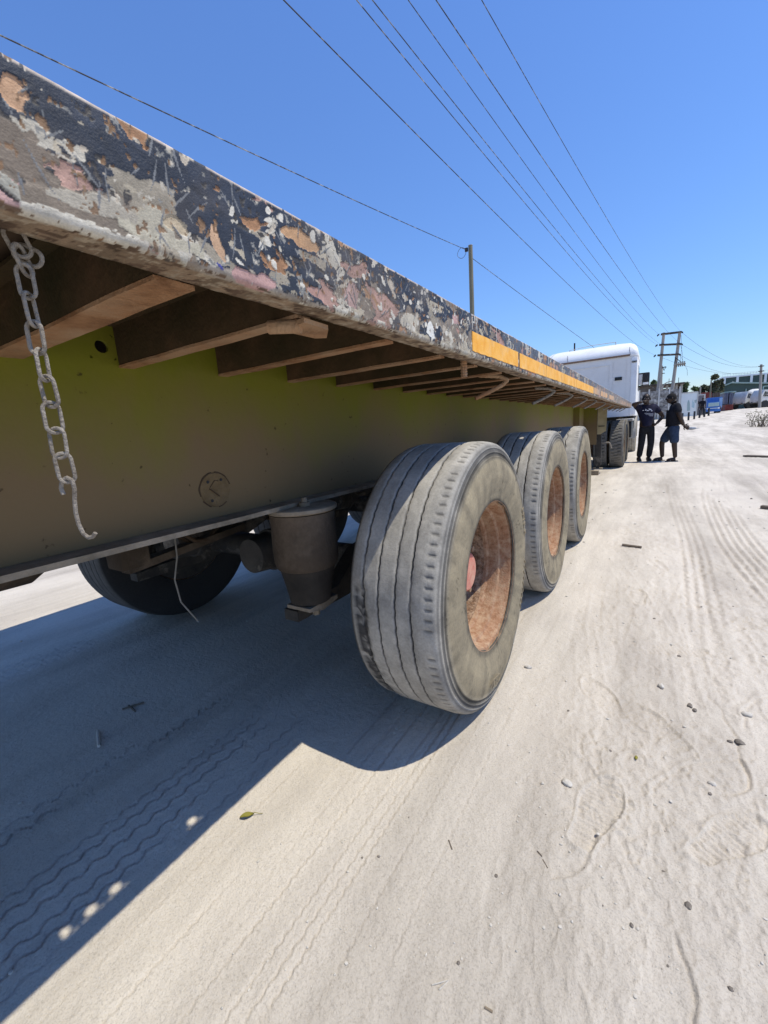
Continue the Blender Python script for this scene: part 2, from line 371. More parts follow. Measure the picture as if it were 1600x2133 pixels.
def link_mesh(name, me, parent=None, loc=None):
    o = bpy.data.objects.new(name, me); COL.objects.link(o)
    if parent is not None: o.parent = parent
    if loc is not None: o.location = loc
    return o

# ================================================================== GROUND
def ground_material():
    m = bpy.data.materials.new('pale_sandy_dust'); m.use_nodes = True
    n = m.node_tree; b = n.nodes['Principled BSDF']; b.inputs['Roughness'].default_value = 0.97; b.inputs['Specular IOR Level'].default_value = 0.1
    tc = n.nodes.new('ShaderNodeTexCoord')
    def noise(sc, det=6, ro=0.6):
        z = n.nodes.new('ShaderNodeTexNoise'); z.inputs['Scale'].default_value = sc; z.inputs['Detail'].default_value = det; z.inputs['Roughness'].default_value = ro
        n.links.new(tc.outputs['Object'], z.inputs['Vector']); return z
    big = noise(0.9, 7, 0.65)
    r1 = n.nodes.new('ShaderNodeValToRGB'); e = r1.color_ramp.elements
    e[0].position = 0.32; e[0].color = (0.55,0.493,0.425,1); e[1].position = 0.68; e[1].color = (0.67,0.608,0.522,1)
    x = e.new(0.5); x.color = (0.615,0.555,0.474,1)
    n.links.new(big.outputs['Fac'], r1.inputs[0])
    mp = n.nodes.new('ShaderNodeMapping'); mp.inputs['Scale'].default_value = (1.0, 0.13, 1); n.links.new(tc.outputs['Object'], mp.inputs['Vector'])
    stk = noise(1.6, 7, 0.68); n.links.new(mp.outputs[0], stk.inputs['Vector'])
    r3 = n.nodes.new('ShaderNodeValToRGB'); e = r3.color_ramp.elements
    e[0].position = 0.36; e[0].color = (0.72,0.71,0.70,1); e[1].position = 0.56; e[1].color = (1.03,1.03,1.03,1)
    n.links.new(stk.outputs['Fac'], r3.inputs[0])
    mx0 = n.nodes.new('ShaderNodeMix'); mx0.data_type = 'RGBA'; mx0.blend_type = 'MULTIPLY'; mx0.inputs[0].default_value = 1
    n.links.new(r1.outputs[0], mx0.inputs[6]); n.links.new(r3.outputs[0], mx0.inputs[7])
    spk = noise(210, 3, 0.7)
    r2 = n.nodes.new('ShaderNodeValToRGB'); e = r2.color_ramp.elements
    e[0].position = 0.28; e[0].color = (0.72,0.71,0.70,1); e[1].position = 0.5; e[1].color = (1,1,1,1)
    n.links.new(spk.outputs['Fac'], r2.inputs[0])
    mx = n.nodes.new('ShaderNodeMix'); mx.data_type = 'RGBA'; mx.blend_type = 'MULTIPLY'; mx.inputs[0].default_value = 1
    n.links.new(mx0.outputs[2], mx.inputs[6]); n.links.new(r2.outputs[0], mx.inputs[7])
    n.links.new(mx.outputs[2], b.inputs['Base Color'])
    g1 = noise(190, 5, 0.75); g2 = noise(45, 5, 0.6)
    g3 = noise(17, 7, 0.66); g3.inputs['Distortion'].default_value = 1.2
    r4 = n.nodes.new('ShaderNodeValToRGB'); r4.color_ramp.elements[0].position = 0.47; r4.color_ramp.elements[1].position = 0.60
    n.links.new(g3.outputs['Fac'], r4.inputs[0])
    b3 = n.nodes.new('ShaderNodeBump'); b3.inputs['Strength'].default_value = 0.13; b3.inputs['Distance'].default_value = 0.010
    n.links.new(r4.outputs[0], b3.inputs['Height'])
    b1 = n.nodes.new('ShaderNodeBump'); b1.inputs['Strength'].default_value = 0.6; b1.inputs['Distance'].default_value = 0.006
    b2 = n.nodes.new('ShaderNodeBump'); b2.inputs['Strength'].default_value = 0.32; b2.inputs['Distance'].default_value = 0.02
    n.links.new(g1.outputs['Fac'], b1.inputs['Height']); n.links.new(g2.outputs['Fac'], b2.inputs['Height'])
    n.links.new(b3.outputs[0], b2.inputs['Normal']); n.links.new(b2.outputs[0], b1.inputs['Normal']); n.links.new(b1.outputs[0], b.inputs['Normal'])
    return m
FOOT = [  # x, y, heading, length: shoe prints pressed in the dust
 (0.395,1.15,1.35,0.29),(0.53,1.63,2.35,0.28),(0.36,1.72,2.2,0.27),(0.62,2.25,0.4,0.28),(0.95,2.7,0.9,0.28),(0.80,3.5,1.2,0.28),
 (0.70,1.22,0.9,0.27),(1.25,3.1,2.0,0.28),(1.6,4.2,1.1,0.28),(0.45,2.9,1.7,0.28),(0.93,1.85,1.6,0.28),(1.2,2.2,0.7,0.28),(0.56,3.6,1.9,0.28)]
def ground_height(x, y):
    z = gz(x, y)
    ang = np.degrees(np.arctan2(-(x-CX), y)); near = (1-sstep(14, 40, np.hypot(x, y)))*sstep(-40, -34, ang)*sstep(104, 100, ang)
    z = z + 0.012*(fbm(x*1.3, y*0.8, 3, 4)-0.5)*near
    z = z + (0.05*(fbm(x*0.12, y*0.12, 8, 3)-0.5))*sstep(6, 30, np.hypot(x, y))*sstep(-40, -34, ang)*sstep(104, 100, ang)
    # scuffed, trodden ground right of the wheels; smoother rolled dust beside and under the trailer
    scuff = sstep(0.05, 0.5, x+0.25*(fbm(x*0.7, y*0.7, 21, 3)-0.5))
    rough = fbm(x*17, y*17, 31, 4, 0.62)-0.5
    ridg = 1-np.abs(2*fbm(x*9+2*fbm(x*3, y*3, 5, 2), y*9, 41, 3)-1)
    ridg2 = 1-np.abs(2*fbm(x*24, y*15, 43, 3)-1)
    crumb = sstep(0.52, 0.72, fbm(x*46, y*46, 45, 3, 0.6)); cl = sstep(0.42, 0.62, fbm(x*2.1, y*1.6, 46, 3))
    flake = sstep(0.55, 0.60, fbm(x*15+3*fbm(x*4, y*4, 47, 2), y*11, 48, 4, 0.6))
    z = z + near*scuff*(0.0045*rough+0.0024*(ridg**3-0.3)+0.0036*(ridg2**5)+(0.25+0.75*cl)*(0.0048*crumb+0.0040*flake)) + near*(1-scuff)*0.0035*rough
    # tyre tracks along the trailer
    wob = 0.008*(vnoise(y*0.8, y*0+3.1, 51)-0.5)
    dist = np.hypot(x-CX, y)
    for xk, amp, zig, per in [(-0.56,.0014,.002,.03),(-0.50,.0018,.002,.035),(-0.385,.0022,.002,.03),(-0.31,.0016,.002,.04),(-0.25,.0026,.002,.03),(-0.175,.0022,.002,.03),(-0.14,.0024,.002,.04),(-0.112,.0026,.002,.03),(-0.03,.0014,.002,.03),(0.06,.0012,.002,.04),
            (-0.615,.0025,.006,.058),(-0.665,.0050,.007,.058),(-0.705,.0058,.007,.058),(-0.765,.0058,.007,.058),(-0.82,.0055,.007,.058),(-0.865,.0035,.007,.058),
            (-1.085,.0050,.012,.07),(-1.14,.0034,.012,.07),(-2.26,.0060,.004,.08),(-2.31,.0065,.004,.08),(-2.36,.0065,.004,.08),(-2.41,.006,.004,.08)]:
        tri = 2*np.abs(2*((y/per+xk*3) % 1.0)-1)-1
        d = x-(xk+wob+zig*np.clip(tri*1.7, -1, 1)+0.0035*(vnoise(y*26, y*0+xk*31, 61)-0.5))
        msk = sstep(0.30, 0.50, vnoise(y*3.3+xk*13, y*0+7.7+xk, 71)) if xk > -0.58 else sstep(0.12, 0.25, vnoise(y*2.3+xk*13, y*0+7.7+xk, 71))*(1-0.8*sstep(0.85, 1.1, y))
        w = np.maximum(0.0030, 0.0021*dist*(1 if xk > -0.58 else 0.75))
        z = z - near*amp*msk*(np.exp(-(d/w)**2)-0.5*np.exp(-((d-2.2*w)/(1.4*w))**2))
    # bundles of tyre tracks curving along the open side
    for x0, n, sp, cv, am, ph in ((1.02,6,.052,.030,.009,.3),(1.75,6,.060,.022,.012,1.9),(2.75,5,.07,.012,.013,4.0),(0.72,4,.05,-.01,.006,2.4),(3.9,6,.07,.004,.014,5.2)):
        c = x0+cv*(y-4.5)**2*np.where(y < 4.5, 0.55, 0.35)+0.05*(vnoise(y*0.6+ph, y*0, 64)-0.5)
        for k in range(n):
            d = x-(c+k*sp+0.004*np.sin(y*60+k*2)); w = np.maximum(0.008, 0.0026*dist)
            z = z-near*am*sstep(0.25, 0.5, vnoise(y*0.9+ph*3+k*0.35, y*0+ph, 66))*(np.exp(-(d/w)**2)-0.7*np.exp(-((d-sp/2)/w)**2))*sstep(2.0, 3.2, y)
    # older faint ruts crossing one another, and blocky tread prints
    for k, (cv, off, fr, am) in enumerate(((0.05,0.0,23,.0045),(-0.06,3.0,19,.0040),(0.015,7.0,29,.0040),(0.12,11.0,17,.0045))):
        u = x+cv*(y-3)**2*0.3+cv*y*2+off; r_ = 1-np.abs(2*vnoise(u*fr, y*0.35+k*5, 120+k)-1)
        z = z+near*scuff*am*(r_**5-0.2)*sstep(0.48, 0.66, fbm(x*0.9+k*3, y*0.45, 130+k, 3))*sstep(1.3, 2.2, y)
    for bx, ph in ((0.30,1.0),(0.62,5.0),(1.12,8.0),(1.95,3.0)):
        v = (x-bx-0.06*np.sin(y*0.9+ph))/0.16
        bk = (np.abs(((y/0.034+0.4*np.floor(v*2)) % 1)-0.5) < 0.27)*(np.abs(v) < 1)*(np.abs(((v*2) % 1)-0.5) < 0.36)
        z = z-near*0.0042*bk*sstep(0.52, 0.62, vnoise(y*0.8+ph, y*0+ph, 140))*sstep(1.6, 2.4, y)*sstep(0.35, 0.6, fbm(x*8, y*8, 141, 2))
    # compacted bands between lines, rib steps
    # blocky tread prints in the shade under the trailer
    band = np.exp(-((x+1.02)/0.09)**4)*sstep(0.4, 0.6, vnoise(y*1.7, y*0+2.2, 81))
    z = z - 0.003*band*(np.abs(((y/0.055) % 1)-0.5) < 0.2)*(np.abs((((x+1.02)/0.06) % 1)-0.5) < 0.34)
    for (fx, fy, h, L) in FOOT:
        ca, sa = math.cos(h), math.sin(h)
        u = (x-fx)*ca+(y-fy)*sa; v = -(x-fx)*sa+(y-fy)*ca
        hw = L*(0.165+0.035*np.cos((u/L-0.12)*7.5))
        s_ = np.maximum(np.abs(u)/(L/2), 0)**4+np.abs(v/hw)**3
        inside = 1-sstep(0.75, 1.05, s_); rim = np.exp(-((s_-1.12)/0.22)**2)
        bars = 0.5+0.5*np.sin(u*2*PI/0.019+6*np.abs(v))
        ok = (np.abs(u) < L)&(np.abs(v) < L*0.6)
        z = z + ok*near*(-0.0070*inside+0.0042*rim+0.0042*inside*bars)
    # curved scuff lines and a wandering crack
    for (ax, ay, R0, a0, a1, am) in ((0.62,1.50,0.16,-0.9,0.5,.005),(0.30,0.78,0.30,-0.3,0.5,.0035),(0.95,1.15,0.45,1.9,3.0,.004),(1.15,1.75,0.35,2.2,3.6,.005),(0.75,2.5,0.3,0,1.6,.005),(0.2,1.05,0.2,-1,0.3,.003)):
        dx, dy = x-ax, y-ay; rr_ = np.hypot(dx, dy)-R0-0.012*(vnoise(x*25, y*25, 91)-0.5); an = np.arctan2(dy, dx)
        z = z+near*am*sstep(a0, a0+0.15, an)*sstep(a1, a1-0.15, an)*(np.exp(-((rr_-0.006)/0.006)**2)-np.exp(-((rr_+0.004)/0.005)**2))
    ck = (x-0.655)-0.10*np.sin((y-1.45)*3.2)-0.02*(vnoise(y*18, y*0, 95)-0.5)+0.35*(y-1.8)
    z = z-near*0.005*np.exp(-(ck/0.004)**2)*sstep(1.35, 1.5, y)*sstep(2.0, 1.9, y)
    return z
def make_ground():
    r = [0.0006]
    while r[-1] < 0.02: r.append(r[-1]*1.8)
    while r[-1] < 0.30: r.append(r[-1]*1.12)
    while r[-1] < 0.70: r.append(r[-1]*1.012)
    while r[-1] < 7: r.append(r[-1]*1.005)
    while r[-1] < 60: r.append(r[-1]*1.013)
    while r[-1] < 4500: r.append(r[-1]*1.09)
    r = np.array(r)
    fine = np.radians(np.concatenate([np.arange(-40, -20, 0.35), np.arange(-20, 48, 0.16), np.arange(48, 86, 0.08), np.arange(86, 104, 0.3)]))   # angle from +Y towards -X
    coarse = np.radians(np.arange(104, 320, 4.0))
    th = np.concatenate([fine, coarse])
    T, R = np.meshgrid(th, r, indexing='ij')
    X = CX-np.sin(T)*R; Y = np.cos(T)*R
    Z = ground_height(X.ravel(), Y.ravel()).reshape(X.shape)
    V = np.stack([X, Y, Z], -1).reshape(-1, 3)
    me = grid_mesh('ground', V, len(th), len(r), ground_material(), closed_u=True)
    o = link_mesh('ground', me); o['kind'] = 'structure'
make_ground()

# ================================================================== FLATBED TRAILER
ZT, ZB = 1.453, 1.325
Y0, Y1 = -1.8, 12.95
XF = -2.48
AX = [1.557, 2.873, 4.189]
trailer = thing('flatbed_trailer', 'long olive flatbed semi trailer with flaking dark side rail and three axles', 'trailer', (-1.24, 5.5, 0.0))
TO = (-1.24, 5.5, 0.0)

HOLES = [0.414, 0.472, 0.529, 0.747, 1.66, 1.70, 2.52, 2.75, 2.99, 3.35, 3.72, 4.05, 4.30, 5.2, 6.9, 8.3]
def rail_paint(yy, S, zz):
    """layered flaking paint; yy along rail, zz height fraction 0 bottom..1 top (of the face); returns colour and layer height"""
    h = np.clip((zz-ZB)/(ZT-ZB), -0.3, 1.3)
    X = yy*1.0; Z = zz*1.0
    wx = X+0.045*(fbm(X*11, Z*16, 101, 4)-0.5); wz = Z+0.032*(fbm(X*11+40, Z*16, 102, 4)-0.5)
    f1 = fbm(wx*7, wz*14, 111, 5, 0.55); f2 = fbm(wx*10+5, wz*17, 112, 5, 0.55)
    f3 = fbm(wx*16+9, wz*24, 113, 5, 0.55); f4 = fbm(wx*30, wz*34, 114, 4, 0.6); f5 = fbm(wx*22+3, wz*30+8, 115, 4, 0.6)
    grain = fbm(X*160, Z*160, 121, 3)
    col = np.zeros((len(X), 3)); lay = np.zeros(len(X))
    def put(mask, c, l, var=0.25, seed=0):
        k = 1+var*2*(fbm(X*40, Z*60, 130+seed, 3)-0.5)
        col[mask] = (np.array(c)[None, :]*k[:, None])[mask]; lay[mask] = l
    def blob(y, z, ry, rz, seed=0, p=0.9):
        d = ((wx-y)/ry)**2+((wz-z)/rz)**2
        return d+1.6*(fbm(X*60, Z*70, 150+seed, 4)-0.5) < p
    al = np.ones(len(X), bool)
    far = sstep(1.25, 2.0, X)
    put(al, (0.205,0.165,0.125), 0.0, 0.5)                                         # taupe weathered coat
    put((f1 > 0.478)&(f4 > 0.42), (0.25,0.22,0.175), 0.5, 0.35, 21)
    put(f1 > 0.50, (0.030,0.036,0.050), 1.0, 0.4, 1)                              # navy black top coat
    topband = (h > 0.42+0.5*(f2-0.5))&(h < 1.02)
    put(topband & (f1 > 0.36), (0.026,0.032,0.047), 1.0, 0.5, 1)
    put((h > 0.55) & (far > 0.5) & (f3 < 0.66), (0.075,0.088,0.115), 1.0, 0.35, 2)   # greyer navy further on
    put((f2 > 0.60) & (h < 0.62), (0.29,0.25,0.19), 0.6, 0.3, 3)               # pale primer
    put((f3 > 0.64) & (h < 0.8), (0.40,0.345,0.255), 0.7, 0.35, 4)                   # cream remnants
    put((f5 > 0.70), (0.50,0.455,0.37), 0.8, 0.3, 5)
    fl6 = fbm(X*70+9, Z*75, 118, 4, 0.65); put((fl6 > 0.665)&(f1 > 0.47), (0.20,0.195,0.18), 0.7, 0.3, 23); put((fl6 > 0.76), (0.46,0.41,0.33), 0.6, 0.3, 24); put((fl6 < 0.315), (0.05,0.045,0.042), 0.2, 0.3, 25)                              # whitish chips
    put((f4 > 0.74) & (far < 0.7), (0.42,0.36,0.28), 0.4, 0.3, 6)
    put((f2 < 0.349) & (h < 1.0), (0.035,0.03,0.03), 0.2, 0.3, 22)
    put((f2 < 0.341) & (h < 1.0), (0.38,0.225,0.18), -0.6, 0.45, 7)                # pink red primer
    put((f3 < 0.315), (0.36,0.19,0.095), -0.6, 0.5, 8)                          # rust orange
    put((h < 0.02+0.24*(f1-0.45)+0.16*(f4-0.5)) , (0.31,0.265,0.215), 0.2, 0.5, 9)               # dusty lower lip
    # patches seen on the nearest stretch
    put(blob(0.215,1.338,0.052,0.020,2,0.8), (0.175,0.14,0.105), 0.5, 0.5)
    put(blob(0.175,1.375,0.05,0.022,1,0.8), (0.155,0.122,0.092), 0.5, 0.6)
    put(blob(0.255,1.352,0.055,0.010,12,0.8), (0.36,0.325,0.26), 0.7, 0.2)
    put(blob(0.315,1.350,0.024,0.022,4), (0.42,0.38,0.29), 0.8, 0.25)
    put(blob(0.150,1.345,0.035,0.012,3), (0.48,0.29,0.27), -0.5, 0.25)
    put(blob(0.188,1.425,0.015,0.016,5), (0.42,0.25,0.145), -0.6, 0.3)
    put(blob(0.345,1.362,0.020,0.010,6), (0.45,0.36,0.24), -0.6, 0.4)
    put(blob(0.395,1.385,0.05,0.03,30,0.9), (0.022,0.028,0.042), 1.0, 0.4)
    put(blob(0.28,1.415,0.08,0.016,31,0.9), (0.022,0.028,0.042), 1.0, 0.4)
    put(blob(0.445,1.338,0.040,0.016,7), (0.45,0.275,0.245), -0.5, 0.25)
    put(blob(0.400,1.365,0.008,0.022,8), (0.52,0.33,0.20), 0.3, 0.2)
    put(blob(0.56,1.420,0.050,0.010,9), (0.46,0.27,0.14), -0.5, 0.3)
    put(blob(0.69,1.368,0.022,0.022,10), (0.42,0.27,0.24), -0.4, 0.3)
    put(blob(1.17,1.415,0.030,0.018,11), (0.45,0.28,0.25), -0.4, 0.25)
    put(blob(0.90,1.36,0.05,0.02,13), (0.47,0.42,0.33), 0.7, 0.25)
    put(blob(1.02,1.352,0.022,0.020,14), (0.66,0.64,0.58), 0.8, 0.15)
    put(blob(1.07,1.355,0.018,0.022,15), (0.024,0.028,0.042), 1.0, 0.3)
    put(blob(0.388,1.336,0.0035,0.0035,16,1.0), (0.05,0.055,0.22), 1.0, 0.2)     # small blue paint fleck
    # pink undercoat bared in the near corner, bounded by a dark crack and pale flakes
    ln = 1.372-(X-0.120)*0.60+0.010*(fbm(X*60, Z*50, 181, 3)-0.5)-Z; on = (X < 0.187)&(h > 0.02)
    put(on&(ln > 0), (0.46,0.29,0.26), -0.7, 0.35, 19); put(on&(ln > 0.012)&(f4 > 0.52), (0.34,0.16,0.11), -0.8, 0.4, 20)
    put(on&(np.abs(ln) < 0.0016), (0.06,0.045,0.04), -0.9, 0.3, 27); put(on&(ln < -0.0016)&(ln > -0.010-0.01*f3), (0.34,0.32,0.265), 0.8, 0.2, 28)
    put((X > 0.186)&(X < 0.30)&(h > 0.0)&(Z < 1.334+0.018*(f5-0.35)), (0.52,0.48,0.40), 0.9, 0.25, 29)
    put((X > 0.27)&(X < 0.37)&(np.abs(Z-1.347-0.02*(f1-0.5)) < 0.012*(f5+f4-0.62)), (0.45,0.41,0.31), 0.8, 0.3, 30)
    # small oval chips
    for k in range(60):
        cy = 0.38+1.0*rng.rand()**0.8; cz = 1.345+0.095*rng.rand()
        put(blob(cy, cz, 0.003+0.006*rng.rand(), 0.003+0.006*rng.rand(), 200+k, 0.75), (0.58,0.54,0.46), 0.6, 0.15)
    # scratches: short fine strokes; rain drips from the top edge
    for k in range(130):
        cy = 0.12+1.25*rng.rand(); cz = ZB+0.02+0.10*rng.rand(); an = rng.uniform(0.5, 2.4); L = 0.006+0.022*rng.rand()
        u = (X-cy)*math.cos(an)+(Z-cz)*math.sin(an); v = -(X-cy)*math.sin(an)+(Z-cz)*math.cos(an)
        put((np.abs(u) < L)&(np.abs(v+3*(u*u)*(k % 3-1)) < (0.0011+0.0006*rng.rand())*(1-np.abs(u)/L)), (0.16,0.165,0.17), 0.9, 0.1)
    for k in range(34):
        cy = 0.9+3.2*rng.rand(); L = 0.02+0.05*rng.rand(); w = (0.002+0.004*rng.rand())*(0.6+0.4*cy)
        put((np.abs(X-cy+0.004*(fbm(X*0+Z*60, Z*0+k, 167, 2)-0.5)) < w*(1-(ZT-Z)/L*0.7))&(Z > ZT-L), (0.50,0.46,0.40), 0.5, 0.2)
    put((h > 0.975+0.05*(f4-0.5)), (0.46,0.38,0.32), 0.2, 0.3, 14)                # worn bright top edge
    rs = fbm(X*120, Z*90+4, 191, 3, 0.6); put((rs > 0.715)&(f1 < 0.60), (0.20,0.115,0.06), 0.0, 0.5, 26)
    sm_ = sstep(0.45, 0.75, fbm(X*6, Z*9, 192, 4))[:, None]*0.30; col = col*(1-sm_)+np.array([0.23,0.185,0.14])*sm_
    put((h < -0.02) , (0.25,0.18,0.12), 0.0, 0.6, 15)
    lp = fbm(X*45, X*3+S*0.35, 195, 4, 0.65); put((h < -0.02)&(lp > 0.60), (0.36,0.29,0.21), 0.3, 0.4, 16); put((h < 0.03)&(lp < 0.40), (0.115,0.075,0.05), -0.2, 0.5, 17)
    put((h >= -0.02)&(h < 0.10)&(fl6 > 0.60)&(f3 > 0.48), (0.48,0.44,0.36), 0.7, 0.3, 18)                          # dust on the underside lip
    # far stretch loses contrast under dust
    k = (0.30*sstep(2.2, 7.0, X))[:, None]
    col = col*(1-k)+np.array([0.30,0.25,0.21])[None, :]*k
    old = (X > 8.3) & (h > 0.1) & (h < 0.62) & (f2 > 0.46)
    col[old] = np.array([0.40,0.26,0.17])
    col *= (0.86+0.28*grain)[:, None]
    return np.clip(col, 0.006, 0.9), lay
def side_rail(parent):
    ys = np.concatenate([np.arange(Y0, 0.06, 0.03), np.arange(0.06, 0.75, 0.0013), np.arange(0.75, 1.5, 0.0022), np.arange(1.5, 3.2, 0.006), np.arange(3.2, Y1-0.06, 0.03)])
    # profile, outside of a channel: inner lip -> bottom -> rounded -> face -> rounded -> top inner
    pr = [(-0.052, ZB+0.012), (-0.052, ZB+0.004), (-0.050, ZB)]
    pr += [(x, ZB) for x in np.linspace(-0.044, -0.011, 9)]
    for a in np.linspace(0, PI/2, 7)[1:]: pr.append((-0.009+0.009*math.sin(a), ZB+0.009-0.009*math.cos(a)))
    pr += [(0.0, z) for z in np.linspace(ZB+0.0105, ZT-0.0065, 76)]
    for a in np.linspace(0, PI/2, 5)[1:]: pr.append((-0.005+0.005*math.cos(a), ZT-0.005+0.005*math.sin(a)))
    pr = np.array(pr); P = len(pr)
    # arc normals
    nrm = np.zeros_like(pr); t = np.gradient(pr, axis=0); nrm[:, 0] = t[:, 1]; nrm[:, 1] = -t[:, 0]
    nrm /= np.linalg.norm(nrm, axis=1)[:, None]+1e-9
    YY = np.repeat(ys, P); S = np.tile(np.arange(P), len(ys)); XX = pr[S, 0]; ZZ = pr[S, 1].copy()
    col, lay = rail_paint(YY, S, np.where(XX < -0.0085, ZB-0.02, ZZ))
    dent = 0.0022*(fbm(YY*5, ZZ*12, 171, 3)-0.5)
    low = np.exp(-((ZZ-ZB)/0.02)**2)
    wav = low*0.006*(fbm(YY*3.5, YY*0, 172, 3)-0.5)
    disp = 0.0010*lay+dent+0.0006*(fbm(YY*90, ZZ*90, 173, 3)-0.5)
    V = np.stack([XX+nrm[S, 0]*disp+low*0.003*(fbm(YY*9, YY*0+5, 174, 3)-0.5), YY, ZZ+nrm[S, 1]*disp+wav], -1)-np.array(TO)
    me = grid_mesh('side_rail', V, len(ys), P, MT['railpaint'])
    set_paint(me, col)
    o = link_mesh('side_rail', me, parent); o['label'] = 'side rail of layered flaking navy, cream and pink paint'
    # top flange with stake holes punched through
    t = MB(); xs = np.arange(-0.058, -0.0065, 0.0029)
    yl = sorted(HOLES)
    def solid(a, b):
        n = max(1, int((b-a)/0.4)); e = np.linspace(a, b, n+1)
        for i in range(n): t.box(-0.0585, -0.0052, e[i], e[i+1], ZT-0.004, ZT)
    y = Y0
    for hy in yl:
        solid(y, hy-0.0225)
        n = 20; c = []; sq = []
        for k in range(n):
            a = 2*PI*(k+0.5)/n
            c.append((-0.0215+0.0132*math.cos(a), hy+0.0132*math.sin(a)))
            m_ = 1/max(abs(math.cos(a))/0.0255, abs(math.sin(a))/0.0225)
            sq.append((-0.033+math.cos(a)*m_, hy+math.sin(a)*m_))
        vs = [(p[0], p[1], ZT) for p in c]+[(p[0], p[1], ZT) for p in sq]+[(p[0], p[1], ZT-0.004) for p in c]+[(p[0], p[1], ZT-0.004) for p in sq]
        fs = []
        for k in range(n):
            j = (k+1) % n
            fs += [(k, j, n+j, n+k), (2*n+k, 3*n+k, 3*n+j, 2*n+j), (k, 2*n+k, 2*n+j, j)]
        t.add(vs, fs); y = hy+0.0225
    solid(y, Y1-0.06)
    t.build('rail_flange', MT['decktop'], o, off=TO)
    # far side rail and rounded front end
    MB().box(XF, XF+0.06, Y0, Y1-0.06, ZB, ZT, 0.008).build('side_rail', MT['flange'], parent)
    e = MB(); poly = [(XF, Y1-0.061)]
    for k in range(7): a = PI-PI/2*k/6; poly.append((XF+0.10+0.10*math.cos(a), Y1-0.10+0.10*math.sin(a)))
    for k in range(7): a = PI/2-PI/2*k/6; poly.append((-0.10+0.10*math.cos(a), Y1-0.10+0.10*math.sin(a)))
    poly.append((0, Y1-0.061)); e.prism(poly, ZB, ZT, 'Z'); e.build('front_rail', MT['orangeold'], parent)
    MB().box(XF, 0, Y0-0.1, Y0-0.002, ZB, ZT, 0.01).build('rear_rail', MT['cross'], parent)
    MB().box(XF+0.06, -0.059, Y0, Y1-0.06, ZT-0.012, ZT-0.0042).build('deck_plate', MT['under'], parent)
    MB().box(XF+0.06, -0.059, Y0, Y1-0.06, ZT-0.004, ZT-0.0005).build('deck_surface', MT['decktop'], parent)
side_rail(trailer)

# crossmembers: channels with the flange turned forward
cys = [-1.66,-1.36,-1.06,-0.78,-0.50,-0.22,0.06,0.335,0.590,0.885,1.185]
while cys[-1] < 12.6: cys.append(cys[-1]+0.29)
def crossmember(y):
    m = MB(); fw = 0.056 if abs(y-0.335) < 1e-6 else 0.034
    xs = np.linspace(XF+0.062, -0.056, 22)
    for i in range(len(xs)-1):
        a, b = xs[i], xs[i+1]
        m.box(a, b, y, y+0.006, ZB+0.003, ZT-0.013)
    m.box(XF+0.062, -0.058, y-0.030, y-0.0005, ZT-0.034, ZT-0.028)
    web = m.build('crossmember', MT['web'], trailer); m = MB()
    nx = len(xs); rv = np.random.RandomState(int(abs(y)*1000))
    j = rv.uniform(-0.0025, 0.0025, nx); k = rv.uniform(-0.0025, 0.0025, nx)
    vs = []
    for i, x in enumerate(xs):
        z = ZB+0.001+rv.uniform(-0.001, 0.001)
        vs += [(x, y-0.001+k[i]*0.3, z-0.005), (x, y+fw+j[i], z-0.005), (x, y+fw+j[i], z+0.001), (x, y-0.001+k[i]*0.3, z+0.001)]
    fs = []
    for i in range(nx-1):
        for q in range(4): fs.append((i*4+q, i*4+(q+1) % 4, i*4+4+(q+1) % 4, i*4+4+q))
    fs += [(3,2,1,0), tuple((nx-1)*4+q for q in range(4))]
    m.add(vs, fs); m.build('flange', MT['cross'], web, off=TO)  # lighter colour than the web, standing in for light bounced off the ground
for y in cys: crossmember(y)
# angle brackets under the rail near the second bay
MB().prism([(-0.104,0.598),(-0.036,0.585),(-0.040,0.655),(-0.086,0.705),(-0.104,0.69)], ZB-0.016, ZB-0.008, 'Z').build('rail_bracket', MT['cross'], trailer)
MB().tube([(-0.112,0.575,ZB-0.012),(-0.058,0.600,ZB-0.016)], 0.012, 10).build('weld_stub', MT['cross'], trailer)

